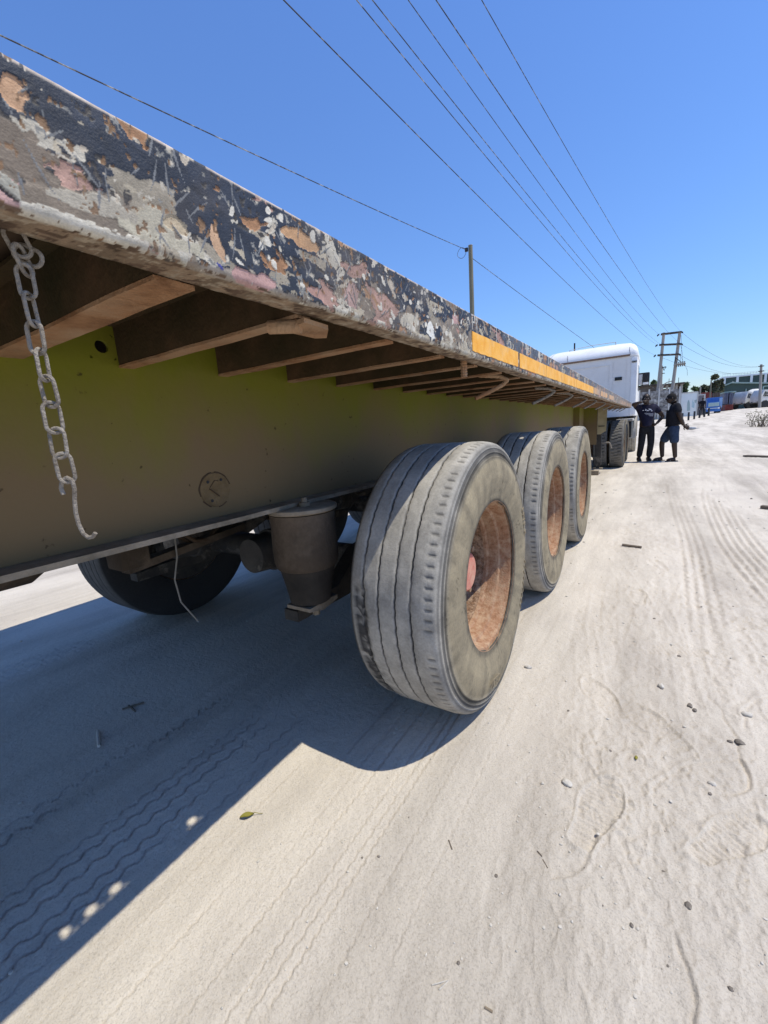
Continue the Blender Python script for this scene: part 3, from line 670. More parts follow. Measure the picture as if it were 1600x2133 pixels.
# main beams: web, flanges; the near web has a round hole
def beam(xw, sgn, holes):
    w = MB(); zt, zb = ZT-0.013, 0.885; x0, x1 = xw-0.005, xw+0.005
    ya, yb = Y0, 9.35
    if holes:
        hy, hz, hr, q = 0.556, 1.368, 0.0155, 0.03
        w.box(x0,x1,ya,hy-q,zb,zt); w.box(x0,x1,hy+q,yb,zb,zt)
        w.box(x0,x1,hy-q,hy+q,zb,hz-q); w.box(x0,x1,hy-q,hy+q,hz+q,zt)
        n = 24; vs = []; fs = []
        for X in (x0, x1):
            for k in range(n):
                a = 2*PI*(k+.5)/n; vs.append((X, hy+hr*math.cos(a), hz+hr*math.sin(a)))
            for k in range(n):
                a = 2*PI*(k+.5)/n; mm = q/max(abs(math.cos(a)), abs(math.sin(a))); vs.append((X, hy+mm*math.cos(a), hz+mm*math.sin(a)))
        for k in range(n):
            j = (k+1) % n
            fs += [(k,j,n+j,n+k),(2*n+k,3*n+k,3*n+j,2*n+j),(k,2*n+k,2*n+j,j)]
        w.add(vs, fs)
    else: w.box(x0,x1,ya,yb,zb,zt)
    w.prism([(yb,zb),(10.1,1.12),(12.8,1.14),(12.8,zt),(yb,zt)], x0, x1, 'X')
    b = w.build('main_beam', MT['beam'], trailer)
    f = MB(); ys = np.linspace(ya, yb, 60); vs = []; fs = []; rv = np.random.RandomState(3)
    for i, y in enumerate(ys):
        d = rv.uniform(-0.0015, 0.0015); e = rv.uniform(-0.002, 0.002)
        vs += [(xw-0.085+e,y,0.870+d),(xw+0.085+e,y,0.870+d),(xw+0.085+e,y,0.8845+d),(xw-0.085+e,y,0.8845+d)]
    for i in range(len(ys)-1):
        for q in range(4): fs.append((i*4+q, i*4+(q+1) % 4, i*4+4+(q+1) % 4, i*4+4+q))
    fs += [(3,2,1,0), tuple((len(ys)-1)*4+q for q in range(4))]
    f.add(vs, fs); f.build('lower_flange', MT['flange'], b, off=TO)
    return b
nb = beam(-0.68, 1, True); fb = beam(-1.80, -1, False)
# round blanking plate with bolt holes and a curled weld scar
py, pz = 0.815, 0.972
pl = MB(); pl.lathe([(0.0055,0.0),(0.0080,0.02),(0.0085,0.048),(0.0078,0.0525),(0.005,0.054)], (-0.680,py,pz), 'X', 40).build('access_plate', MT['plate'], nb, off=TO)
rg = MB()
for a0, a1 in ((0.2,1.5),(1.7,3.4),(3.7,4.3),(4.8,5.4)):
    rg.tube([(-0.6745, py+0.055*math.cos(a)*(1+0.02*math.sin(9*a)), pz+0.055*math.sin(a)) for a in np.linspace(a0,a1,14)], 0.0024, 6)
rg.tube([(-0.6705,py-0.022,pz+0.006),(-0.6705,py-0.008,pz-0.006),(-0.6705,py+0.010,pz-0.022)], 0.0018, 6)
rg.tube([(-0.6705,py-0.020,pz+0.010),(-0.6705,py+0.000,pz+0.030),(-0.6705,py+0.012,pz+0.026)], 0.0012, 6)
rg.build('weld_scar', MT['under'], nb, off=TO)
for a in (2.3, 0.9, 4.2):
    MB().lathe([(0,0.0001),(0.0012,0.0045),(0.0,0.005)], (-0.6712,py+0.037*math.cos(a),pz+0.037*math.sin(a)), 'X', 12).build('bolt_hole', MT['black'], nb, off=TO)
# vertical stiffeners at the front of the near beam and the dark slots beside them
for y in (8.0, 9.3):
    MB().box(-0.674,-0.58,y,y+0.012,0.886,ZT-0.014).build('stiffener', MT['beam'], nb, off=TO)
for z0, z1 in ((1.27,1.31),(1.08,1.19)):
    MB().box(-0.6745,-0.671,8.05,8.35,z0,z1).build('slot', MT['black'], nb, off=TO)

# orange reflective tape on the rail
TAPE = [(1.305,1.833,0),(1.858,2.38,0),(2.386,2.90,0),(2.906,3.43,0),(3.436,3.95,0),(3.956,4.48,0),(4.52,5.0,1),(5.15,5.9,1),(6.2,6.9,1)]
for a, b, old in TAPE:
    t = MB(); n = 24; vs = []; fs = []; rv = np.random.RandomState(int(a*100))
    ysT = np.linspace(a, b, n)
    for i, y in enumerate(ysT):
        lo = 1.342+max(0, rv.normal(0, 0.0016))+ (0.004 if old else 0); hi = 1.4005+rv.uniform(-0.0006, 0.0004)
        if i in (0, n-1): lo += 0.002
        x = 0.0022
        vs += [(x,y,lo),(x,y,hi),(x-0.003,y,lo),(x-0.003,y,hi)]
    for i in range(n-1):
        o = i*4; fs += [(o,o+4,o+5,o+1),(o+2,o+3,o+7,o+6),(o,o+2,o+6,o+4),(o+1,o+5,o+7,o+3)]
    fs += [(0,1,3,2),((n-1)*4,(n-1)*4+2,(n-1)*4+3,(n-1)*4+1)]
    t.add(vs, fs); t.build('reflective_strip', MT['orangeold'] if old else MT['orange'], trailer)

# rope hooks of ribbed bar under the rail
def rope_hook(y, kind):
    m = MB()
    if kind == 0:
        pts = [(-0.05,y,1.332),(-0.05,y,1.275)]; rr = 0.0105
        P = [Vector(pts[0]).lerp(Vector(pts[1]), t) for t in np.linspace(0,1,14)]
    else:
        c = [(-0.16,y-0.05,1.328),(-0.085,y,1.318),(-0.055,y+0.015,1.300),(-0.075,y+0.01,1.282),(-0.13,y-0.03,1.252),(-0.17,y-0.07,1.232)]; rr = 0.0085
        P = []
        for i in range(len(c)-1):
            for t in np.linspace(0,1,8, endpoint=False): P.append(Vector(c[i]).lerp(Vector(c[i+1]), t))
        P.append(Vector(c[-1]))
    m.tube(P, [rr*(1.15 if i % 2 else 0.95) for i in range(len(P))], 8)
    return m
for i, y in enumerate((1.36,1.86,2.9,3.62,4.5,5.3,6.4,7.4,8.4,9.2,10.2,11.2)):
    rope_hook(y, 0 if i == 0 else 1).build('rope_hook', MT['cross'] if i < 1 else MT['chain'] if i > 1 else MT['cross'], trailer)

# suspension
for y in AX:
    MB().tube([(-2.30,y,0.525),(-0.20,y,0.525)], 0.068, 18).build('axle', MT['darksteel'], trailer)
    for xs in (-0.66, -1.82):
        MB().prism([(y-0.50,0.425),(y-0.05,0.42),(y+0.10,0.46),(y+0.50,0.60),(y+0.50,0.70),(y+0.05,0.62),(y-0.08,0.60),(y-0.25,0.485),(y-0.50,0.468)], xs-0.035, xs+0.035, 'X').build('trailing_arm', MT['darksteel'], trailer)
        MB().prism([(y+0.40,0.868),(y+0.44,0.56),(y+0.56,0.56),(y+0.66,0.868)], xs-0.05, xs+0.05, 'X').build('hanger_bracket', MT['beam'], trailer)
        sx = -0.60 if xs > -1 else -1.88; sy = y-0.445
        ab = MB(); ab.lathe([(0.800,0.166),(0.812,0.176),(0.838,0.174),(0.848,0.172)], (sx,sy,0), 'Z', 44)
        prof = [(0.848,0.119),(0.80,0.118),(0.72,0.121),(0.665,0.119),(0.645,0.112),(0.638,0.098)]
        ab = MB().lathe(prof, (sx,sy,0), 'Z', 44).build('air_spring', MT['airbag'], trailer)
        MB().lathe([(0.872,0.0),(0.872,0.122),(0.868,0.129),(0.856,0.129),(0.851,0.121),(0.849,0.10)], (sx,sy,0), 'Z', 44).build('top_plate', MT['flange'], ab, off=TO)
        MB().lathe([(0.645,0.106),(0.625,0.100),(0.58,0.090),(0.54,0.083),(0.508,0.078),(0.502,0.07),(0.502,0.0)], (sx,sy,0), 'Z', 36).build('piston', MT['airbag_low'], ab, off=TO)
        MB().prism([(sy-0.075,0.501),(sy-0.075,0.488),(sy+0.0,0.470),(sy+0.085,0.485),(sy+0.085,0.501)],sx-0.055,sx+0.06,'X').build('piston_seat', MT['flange'], ab, off=TO)
        bt = MB(); bt.tube([(sx+0.02,sy+0.0,0.445),(sx+0.02,sy+0.0,0.473)],0.014,6).build('bolt', MT['flange'], ab, off=TO)
        tb = MB(); tb.lathe([(0.872,0.0),(0.872,0.02),(0.886,0.02),(0.886,0.011),(0.903,0.010),(0.903,0.0)], (sx+0.035,sy-0.02,0.001), 'Z', 12)
        tb.build('bolt', MT['flange'], ab, off=TO)
    # brake chambers by the axle
    for xs in (-0.95,-1.55):
        bc = MB(); bc.lathe([(-0.12,0.0),(-0.12,0.075),(-0.02,0.085),(-0.015,0.095),(0.005,0.095),(0.01,0.085),(0.08,0.07),(0.09,0.0)], (xs,y-0.30,0.63), 'Y', 24)
        bc.tube([(xs,y-0.22,0.63),(xs,y-0.03,0.62)],0.018,8); bc.build('brake_chamber', MT['darksteel'], trailer)
# lever arm and box hanging between the beams near the first axle
MB().box(-1.28,-1.16,0.72,0.83,0.665,0.80,0.012).build('valve_box', MT['airbag'], trailer)
MB().bar((-1.23,0.76,0.655),(-1.25,1.34,0.70),0.06,0.03).build('valve_lever', MT['airbag'], trailer)
for k, (cy, cz) in enumerate(((1.02,0.79),(1.14,0.80),(1.23,0.82))):
    MB().lathe([(-0.02,0.0),(-0.02,0.05),(0.02,0.05),(0.03,0.02),(0.03,0.0)], (-1.25,cy,cz), 'X', 18).build('air_valve', MT['darksteel'], trailer)
ho = MB(); ho.tube([(-1.22,1.0,0.75),(-1.2,1.05,0.70),(-1.22,1.12,0.685),(-1.25,1.2,0.72),(-1.26,1.25,0.78)],0.009,8)
ho.tube([(-1.24,0.96,0.77),(-1.25,1.08,0.66),(-1.3,1.22,0.67),(-1.35,1.3,0.74)],0.009,8); ho.build('air_hose', MT['under'], trailer)
MB().tube([(-1.20,0.96,0.74),(-1.18,0.945,0.66),(-1.20,0.93,0.56),(-1.19,0.935,0.46),(-1.15,0.975,0.36)],0.0035,6).build('loose_wire', MT['twine'], trailer)
tk = MB(); tk.lathe([(-0.60,0.0),(-0.58,0.08),(-0.54,0.11),(0.50,0.11),(0.55,0.08),(0.575,0.0)], (-1.36,0.0,0.785), 'Y', 28); tk.build('air_tank', MT['airbag'], trailer)

# landing gear ahead of the third axle
lg = MB(); lg.box(-0.50,-0.38,9.62,9.74,0.16,1.30,0.008); lg.box(-0.47,-0.41,9.65,9.71,0.10,0.17); leg = lg.build('landing_leg', MT['darksteel'], trailer)
MB().box(-0.53,-0.35,9.58,9.78,0.085,0.102).build('foot', MT['flange'], leg, off=TO)
ck = MB(); ck.tube([(-0.38,9.66,0.62),(-0.25,9.66,0.62),(-0.23,9.66,0.60),(-0.20,9.66,0.50)],0.016,8); ck.build('crank', MT['chain'], leg, off=TO)
MB().box(-2.10,-1.98,9.62,9.74,0.16,1.30,0.008).build('landing_leg', MT['darksteel'], trailer)
lb = MB(); lb.prism([(-0.44,1.318),(-0.44,0.80),(-0.38,0.80),(-0.285,0.86),(-0.27,1.318)], 9.40, 9.412, 'Y'); lbo = lb.build('landing_bracket', MT['tan'], trailer)
MB().box(-0.42,-0.31,9.392,9.399,0.95,0.965).build('bracket_slot', MT['black'], lbo, off=TO)
MB().box(-0.66,-0.45,9.414,9.43,0.60,1.318).build('landing_bracket', MT['beam'], trailer)

# ------------------------------------------------------------------ wheels
def tyre_mesh(seed, R=0.53, W=0.345, grooves=(0.095,0.15,0.212,0.272), blocks=False, gouge=False, dark=False, rin=0.292, flat=0.006, tread='rib'):
    ang = []
    per = 100
    for k in range(per):
        for a in (0, 1.9, 2.74, 2.96): ang.append((k*3.6+a+0.09*math.sin(k*2.3))*PI/180)
    ang = np.array(ang); nA = len(ang)
    # profile (d inward from outer face, r, dust, type)
    pf = [(0.012,rin,0.05),(0.004,rin+0.007,0.12),(0.003,rin+0.03,0.6),(-0.004,rin+0.06,0.65),(-0.010,rin+0.10,0.7),(-0.008,R-0.10,0.7),(-0.003,R-0.075,0.75),
          (0.0,R-0.062,0.75),(-0.0015,R-0.060,0.9),(0.003,R-0.056,0.28),(0.0045,R-0.045,0.36),(0.0015,R-0.043,0.95),(0.0055,R-0.039,0.26),(0.008,R-0.028,0.40),(0.0055,R-0.026,0.95),(0.011,R-0.020,0.42),
          (0.014,R-0.012,0.8),(0.020,R-0.007,0.85),(0.028,R-0.004,0.9),(0.036,R-0.0025,0.95),(0.044,R-0.0018,0.95)]
    dd = 0.052; gi = 0; tz = []
    gl = list(grooves)
    while dd < W-0.05:
        if gl and dd > gl[0]-0.009:
            g = gl.pop(0); hw = 0.0036
            pf += [(g-hw-0.002,R,0.95),(g-hw,R-0.001,0.7),(g-hw+0.0012,R-0.009,0.02),(g+hw-0.0012,R-0.009,0.02),(g+hw,R-0.001,0.7),(g+hw+0.002,R,0.95)]
            dd = g+hw+0.010
        else:
            pf.append((dd,R,0.95)); dd += 0.012
    pf += [(W-0.044,R-0.002,0.9),(W-0.030,R-0.005,0.85),(W-0.016,R-0.012,0.8),(W-0.006,R-0.035,0.7),(W-0.0,R-0.07,0.6),(W+0.006,R-0.11,0.5),(W+0.006,rin+0.08,0.45),(W-0.004,rin+0.02,0.4),(W-0.014,rin,0.4)]
    q = []
    for a, b in zip(pf[:-1], pf[1:]):
        k = max(1, int(abs(b[1]-a[1])/0.009)) if a[0] < 0.05 else 1
        for t in range(k): q.append(tuple(a[i]+(b[i]-a[i])*t/k for i in range(3)))
    pf = np.array(q+[pf[-1]]); P = len(pf)
    A = np.repeat(ang, P); K = np.tile(np.arange(P), nA); D = pf[K,0].copy(); RR = pf[K,1].copy(); DU = pf[K,2].copy()
    idx = np.repeat(np.arange(nA), P)
    tr = (D > 0.05)&(D < W-0.045)
    zig = 0.0014*np.sign(np.sin(A*70))*(idx % 4 < 2)+0.004*(pnoise(A, D*40, 56, seed)-0.5)
    if tread == 'zig': zig = 0.007*(2*np.abs(2*((A*14/PI) % 1)-1)-1)+zig
    D = D+np.where(tr, zig, 0)
    # groove wear: shallower and clogged in places
    ing = DU < 0.1
    clog = sstep(0.55, 0.75, pnoise(A, D*30, 38, seed+5)); RR = RR+np.where(ing, 0.006*clog, 0); DU = np.where(ing, 0.03+0.45*clog, DU)
    # shoulder notches
    notch = (idx % 4 >= 2)&(D > 0.026)&(D < 0.047); vis = pnoise(A, A*0+1, 61, seed+9) > 0.30
    RR = RR-np.where(notch & vis, 0.0030, 0); DU = np.where(notch & vis, 0.38, DU)
    if blocks:
        row = np.floor((D-0.05)/0.062); ph = (A*44/PI+0.5*row) % 2.0
        cut = tr & (ph < 0.5); RR = RR-np.where(cut, 0.013, 0); DU = np.where(cut, 0.25, DU*0.75)
    if gouge:
        deg = np.degrees(A); deg = np.where(deg > 180, deg-360, deg)
        g = sstep(14, 8, deg)*sstep(-62, -50, deg)*sstep(0.258, 0.266, D+0.010*(fbm(A*25, D*30, seed+3)-0.5))*sstep(0.318, 0.304, D)
        n_ = fbm(A*38, D*90, seed+13, 4, 0.65)
        RR = RR-g*(0.006+0.013*(n_-0.3)); DU = DU*(1-g)+g*(0.08+0.75*sstep(0.45,0.7,n_))
        g2 = sstep(-10,-30,deg)*sstep(-75,-62,deg)*sstep(0.325,0.30,D)*sstep(0.20,0.25,D)
        DU = DU*(1-0.5*g2*sstep(0.4,0.6,fbm(A*30,D*60,seed+17)))
    RR = RR+0.0012*(pnoise(A, D*60, 163, seed+1, 4)-0.5)*(RR > rin+0.02)
    y = -RR*np.cos(A); z = RR*np.sin(A)
    lim = -R+flat; ov = np.clip(lim-z, 0, None); z = np.maximum(z, lim+ov*0.08)
    bul = sstep(lim+0.16, lim, z)
    D = D+np.where(D < 0.05, -1, np.where(D > W-0.05, 1, 0))*0.008*bul*sstep(rin, R-0.1, RR)*sstep(R+0.001, R-0.04, RR)
    V = np.stack([-D, y, z], -1)
    me = grid_mesh('tyre', V, nA, P, MT['tyre'], closed_u=True)
    mott = pnoise(A, D*20+RR*8, 60, seed+21, 5, 0.6); mott2 = pnoise(A, RR*22, 61, seed+23, 5, 0.6)
    rub = np.array([0.032,0.031,0.032]); du_t = np.array([0.47,0.44,0.39]); du_s = np.array([0.39,0.325,0.215])
    side = sstep(R-0.03, R-0.075, RR)*(D < 0.05)
    dcol = du_t*(1-side[:, None])+du_s*side[:, None]
    amt = np.clip(DU*(0.80+0.8*(mott-0.5))+0.12*side-0.14*side*sstep(0.50, 0.72, mott2), 0, 1)
    if not blocks: amt = np.where(DU > 0.5, np.maximum(amt, 0.5*DU), amt)
    inner = D > W-0.02; amt = np.where(inner, amt*0.12, amt)
    if blocks: amt = amt*0.55
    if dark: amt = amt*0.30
    col = rub*(1-amt[:, None])+dcol*amt[:, None]
    # dark scuffed ring at the shoulder of the sidewall
    ring = np.exp(-((RR-(R-0.050))/0.014)**2)*(D < 0.03)*sstep(0.30, 0.55, pnoise(A, A*0+3, 19, seed+31, 3))
    col = col*(1-0.6*ring[:, None])
    # fine cracks in the sidewall dust
    cr = (np.abs(pnoise(A, RR*26, 71, seed+33, 4)-0.5) < 0.006)&(pnoise(A, RR*9, 23, seed+37, 2) > 0.52)
    col = np.where((cr & (side > 0.5))[:, None], col*0.55, col)
    set_paint(me, col); return me
def rim_mesh():
    m = MB()
    prof = [(0.002,0.296),(0.004,0.303),(0.0,0.307),(-0.006,0.304),(-0.010,0.297),(-0.014,0.289),(-0.034,0.283),(-0.056,0.280),(-0.062,0.268),(-0.085,0.264),(-0.105,0.263),(-0.112,0.254),(-0.125,0.252)]
    m.lathe([(d-0.008, r) for d, r in prof], (0,0,0), 'X', 72)
    m.lathe([(-0.02,0.300),(-0.06,0.286),(-0.30,0.284),(-0.33,0.300)], (0,0,0), 'X', 72)
    return m.mesh('wheel', MT['rim'])
def barrel_mesh():
    m = MB(); m.lathe([(d-0.008, r) for d, r in [(-0.1255,0.2515),(-0.135,0.2495),(-0.15,0.2475),(-0.185,0.246),(-0.196,0.243)]], (0,0,0), 'X', 72)
    return m.mesh('barrel', MT['barrel'])
def disc_mesh():
    m = MB(); m.lathe([(d-0.008, r) for d, r in [(-0.1962,0.2435),(-0.202,0.232),(-0.212,0.212),(-0.216,0.20),(-0.208,0.190),(-0.196,0.182),(-0.190,0.172),(-0.190,0.110),(-0.190,0.0)]], (0,0,0), 'X', 72)
    return m.mesh('disc', MT['disc'])
def hub_mesh():
    return MB().lathe([(-0.199,0.118),(-0.175,0.114),(-0.165,0.090),(-0.125,0.084),(-0.113,0.080),(-0.106,0.072),(-0.105,0.03),(-0.104,0.0)], (0,0,0), 'X', 36).mesh('hub_cap', MT['hub'])
def nut_mesh():
    m = MB(); m.tube([(-0.199,0,0),(-0.168,0,0)], 0.0185, 6, smooth=False); m.tube([(-0.169,0,0),(-0.142,0,0)], 0.0118, 8); return m.mesh('wheel_nut', MT['nut'])
RIM, BARREL, DISC, HUB, NUT = rim_mesh(), barrel_mesh(), disc_mesh(), hub_mesh(), nut_mesh()
DRUM = MB().lathe([(-0.235,0.13),(-0.237,0.205),(-0.32,0.21),(-0.325,0.286),(-0.335,0.286),(-0.335,0.21),(-0.38,0.21),(-0.39,0.19),(-0.39,0.05)], (0,0,0), 'X', 40).mesh('brake_drum', MT['darksteel'])
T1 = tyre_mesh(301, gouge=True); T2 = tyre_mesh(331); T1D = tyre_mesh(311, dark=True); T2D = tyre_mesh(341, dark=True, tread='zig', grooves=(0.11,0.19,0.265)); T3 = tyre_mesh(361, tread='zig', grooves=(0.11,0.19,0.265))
def wheel(parent, org, c, tme, flip=False, rot=0.0, hub=True):
    r = link_mesh('wheel', RIM, parent, Vector(c)-Vector(org))
    if flip: r.rotation_euler = (0,0,PI)
    link_mesh('tyre', tme, r); link_mesh('barrel', BARREL, r); link_mesh('disc', DISC, r)
    h = link_mesh('hub_cap', HUB, r)
    link_mesh('brake_drum', DRUM, r)
    for k in range(10):
        a = 2*PI*k/10+0.25+rot; link_mesh('wheel_nut', NUT, r, (0, -0.152*math.cos(a), 0.152*math.sin(a)))
    return r
XO = -0.022
for i, y in enumerate(AX):
    wheel(trailer, TO, (XO, y, 0.526), (T1,T2,T3)[i], rot=0.3*i)
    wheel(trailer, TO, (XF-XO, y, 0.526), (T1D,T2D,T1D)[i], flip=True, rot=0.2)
# raised lettering on the first tyre's sidewall
def ring_text(txt, r0, size, a_mid, parent, invert, xoff=0.0118):
    cu = bpy.data.curves.new('lettering', 'FONT'); cu.body = txt; cu.size = size; cu.extrude = 0.0012; cu.align_x = 'CENTER'; cu.space_character = 1.12
    cu.resolution_u = 2
    ob = bpy.data.objects.new('lettering', cu); COL.objects.link(ob)
    dg = bpy.context.evaluated_depsgraph_get(); me = bpy.data.meshes.new_from_object(ob.evaluated_get(dg))
    bpy.data.objects.remove(ob)
    bm_ = bmesh.new(); bm_.from_mesh(me); bmesh.ops.subdivide_edges(bm_, edges=[e for e in bm_.edges if e.calc_length() > size*0.3], cuts=2); bm_.to_mesh(me); bm_.free()
    n = len(me.vertices); co = np.zeros(n*3); me.vertices.foreach_get('co', co); co = co.reshape(-1,3)
    # seen from +X: screen right is +Y, up is +Z. angle measured from +Y towards +Z
    if invert: rr = r0+size*0.7-co[:,1]; a = a_mid+co[:,0]/r0
    else: rr = r0+co[:,1]; a = a_mid-co[:,0]/r0
    V = np.stack([xoff+co[:,2]*1.2, rr*np.cos(a), rr*np.sin(a)], -1)
    me.vertices.foreach_set('co', V.ravel()); me.materials.clear(); me.materials.append(MT['lett']); me.update()
    return link_mesh('sidewall_lettering', me, parent)
MT['lett'] = mat('dusty_rubber_letters', [(0.20,0.165,0.115),(0.30,0.25,0.17)], 60, 0.95)
w1 = [o for o in trailer.children if o.name == 'wheel'][0]
ring_text('IEED', 0.400, 0.046, math.radians(-101), w1, True, 0.0238)
ring_text('RETR K', 0.418, 0.040, math.radians(18), w1, False)
hm = MB()
for k in range(9):
    a = math.radians(-8-k*3.6); a2 = a-math.radians(2.2)
    hm.bar((0.0105,0.418*math.cos(a),0.418*math.sin(a)),(0.0095,0.446*math.cos(a2),0.446*math.sin(a2)),0.005,0.0034,up=(1,0,0))
hm.build('sidewall_hatching', MT['lett'], w1, off=(0,0,0))

# ================================================================== CHAIN
chain = thing('chain', 'dusty steel link chain with open hook hanging from the deck edge', 'chain', (-0.045, 0.194, 1.02))
def link(c, rot, L=0.060, W=0.030, r=0.0042, tilt=0.0):
    pts = []
    hl, hw = L/2-W/2, W/2-r
    for a in np.linspace(-PI/2, PI/2, 10): pts.append((hw*math.cos(a+PI/2), hl+hw*math.sin(a+PI/2)))
    for a in np.linspace(PI/2, 3*PI/2, 10): pts.append((hw*math.cos(a+PI/2), -hl+hw*math.sin(a+PI/2)))
    ca, sa = math.cos(rot), math.sin(rot); out = []
    for u, w in pts:
        u2 = u*math.cos(tilt)-w*math.sin(tilt); w2 = u*math.sin(tilt)+w*math.cos(tilt)
        out.append((c[0]+u2*ca, c[1]+u2*sa, c[2]+w2))
    return MB().tube(out, r*random.uniform(0.94,1.06), 8, closed=True)
cx_, cy_ = -0.045, 0.1935
zc = 1.2815
for k in range(8):
    rt = [0.70, 2.25, 0.62, 2.2, 0.58, 1.35, 0.75, 1.05][k]
    link((cx_+0.0006*math.sin(k*2.1), cy_+0.0008*math.cos(k*1.7), zc-k*0.0262), rt, 0.0352, 0.0180, 0.0020, tilt=0.05*math.sin(k*1.9)).build('link', MT['chain'], chain)
# knotted links round the lip
for c, rt, tl in (((-0.049,0.197,1.302),2.2,0.5),((-0.052,0.203,1.309),0.6,1.1),((-0.050,0.196,1.319),1.2,0.3)):
    link(c, rt, 0.032, 0.0195, 0.0021, tilt=tl).build('link', MT['chain'], chain)
zh = zc-8*0.0262+0.012
hk = []
dirx, diry = math.cos(0.55), math.sin(0.55)
for u, w in [(-0.0065,-0.014),(-0.008,-0.007),(-0.005,0.001),(0.001,0.004),(0.006,0.000),(0.0065,-0.009),(0.004,-0.021),(0.0025,-0.034),(0.003,-0.047),(0.006,-0.058),(0.011,-0.063),(0.016,-0.062),(0.0195,-0.058)]:
    hk.append((cx_+u*dirx, cy_+u*diry, zh+w))
sm_ = []
for i in range(len(hk)-1):
    for t in (0, 0.33, 0.66): sm_.append(Vector(hk[i]).lerp(Vector(hk[i+1]), t))
sm_.append(Vector(hk[-1]))
MB().tube(sm_, 0.0022, 8).build('hook', MT['chain'], chain)
#PART2
def ground_hit(px, py):
    """point where the line of sight through a photo pixel meets the terrain"""
    d = CAMF + CAMR*((px-IW/2)/FPX) - CAMU*((py-IH/2)/FPX); d = d/d.y
    o = Vector((CX, 0, CZ)); t = 0.3; last = t
    while t < 200:
        p = o+d*t
        if p.z <= gzf(p.x, p.y): break
        last = t; t *= 1.01
    for _ in range(20):
        m_ = (last+t)/2; p = o+d*m_
        if p.z <= gzf(p.x, p.y): t = m_
        else: last = m_
    p = o+d*t; return Vector((p.x, p.y, gzf(p.x, p.y)))

# ================================================================== TRACTOR TRUCK
TL = (-1.15, 14.0, 0.0)
truck = thing('tractor_truck', 'white high roof tractor truck coupled to the front of the flatbed', 'truck', TL)
def rrect(x0, x1, y0, y1, r, n=6):
    p = []
    for (cx, cy, a0) in ((x1-r,y0+r,-PI/2),(x1-r,y1-r,0),(x0+r,y1-r,PI/2),(x0+r,y0+r,PI)):
        for k in range(n+1): a = a0+PI/2*k/n; p.append((cx+r*math.cos(a), cy+r*math.sin(a)))
    return p
def loft(secs, cap=True, smooth=True):
    """secs: list of (z, polygon) of equal length"""
    m = MB(); vs = []; n = len(secs[0][1])
    for z, p in secs: vs += [(q[0],q[1],z) for q in p]
    fs = []
    for i in range(len(secs)-1):
        for k in range(n): fs.append((i*n+k, i*n+(k+1) % n, (i+1)*n+(k+1) % n, (i+1)*n+k))
    m.add(vs, fs, smooth)
    if cap:
        o = 0; m.f.append(tuple(range(n))[::-1]); m.sm.append(False); m.f.append(tuple((len(secs)-1)*n+k for k in range(n))); m.sm.append(False)
    return m
CX0, CX1, CY0, CY1 = -2.36, 0.07, 14.0, 16.15
cab = loft([(1.12, rrect(CX0,CX1,CY0,CY1,0.10)),(2.40, rrect(CX0,CX1,CY0,CY1,0.10)),(2.745, rrect(CX0+0.01,CX1-0.01,CY0+0.01,CY1-0.02,0.10))], smooth=False).build('cab', MT['cabgrey'], truck)
rf = loft([(2.748, rrect(CX0,CX1,CY0,CY1,0.10)),(2.80, rrect(CX0-0.005,CX1+0.005,CY0-0.01,CY1,0.11)),(2.87, rrect(CX0+0.002,CX1-0.002,CY0+0.0,CY1-0.06,0.11)),(2.95, rrect(CX0+0.012,CX1-0.022,CY0+0.04,CY1-0.15,0.12)),(3.02, rrect(CX0+0.03,CX1-0.055,CY0+0.10,CY1-0.27,0.13)),
    (3.085, rrect(CX0+0.06,CX1-0.11,CY0+0.19,CY1-0.40,0.14)),(3.14, rrect(CX0+0.11,CX1-0.19,CY0+0.32,CY1-0.6,0.15)),(3.18, rrect(CX0+0.22,CX1-0.36,CY0+0.50,CY1-0.8,0.16)),(3.20, rrect(CX0+0.8,CX1-0.8,CY0+0.8,CY1-1.0,0.17))]).build('roof', MT['cabwhite'], truck)
MB().box(-2.20,-0.13,13.978,13.992,2.752,2.80).build('trim_stripe', MT['brown'], rf, off=TL)
rl = MB(); a_, b_ = at(1187,730,14.4), at(1283,712.5,14.4); rl.tube([a_, a_.lerp(b_,0.5)+Vector((0,0,0.025)), b_],0.008,6)
rl.tube([b_, b_-Vector((0,0,0.16))],0.012,6); rl.tube([a_, a_-Vector((0,0,0.14))],0.012,6); rl.build('roof_rail', MT['fender'], rf, off=TL)
hn = at(1197,722,14.5); MB().tube([hn-Vector((0,0,0.12)), hn+Vector((0,0,0.10))],0.022,8).build('antenna', MT['black'], rf, off=TL)
for xs in (-0.12,-1.72,-2.18):   # roof panel seams
    sm = MB(); sm.tube([(xs,13.985,2.78),(xs-0.01,13.99,2.85),(xs-0.02,14.015,2.92),(xs-0.02,14.07,3.0)],0.006,5); sm.build('roof_seam', MT['gategrey'], rf, off=TL)
# back panel pressings, vent, corner column
bp_ = MB()
x0, x1, z0, z1 = -2.0, -0.62, 1.55, 2.58
for (a, b, c, d) in ((x0,x1,z1-0.012,z1),(x0,x1,z0,z0+0.012),(x0,x0+0.012,z0+0.012,z1-0.012),(x1-0.012,x1,z0+0.012,z1-0.012)): bp_.box(a,b,13.990,14.001,c,d)
for xx in (-0.53,-0.20): bp_.box(xx,xx+0.010,13.991,14.001,1.3,2.66)
bp_.build('pressing', MT['cabgrey'], cab, off=TL)
v0 = at(1280.5,793,13.985); v1 = at(1296,784.5,13.985)
MB().box(v0.x,v1.x,13.978,13.999,v0.z,v1.z,0.004).build('black_vent', MT['black'], cab, off=TL)
MB().box(-0.085,0.055,13.982,14.02,1.15,2.70,0.012).build('corner_panel', MT['cabwhite'], cab, off=TL)
gv = MB(); g0 = at(1305,744,13.98)
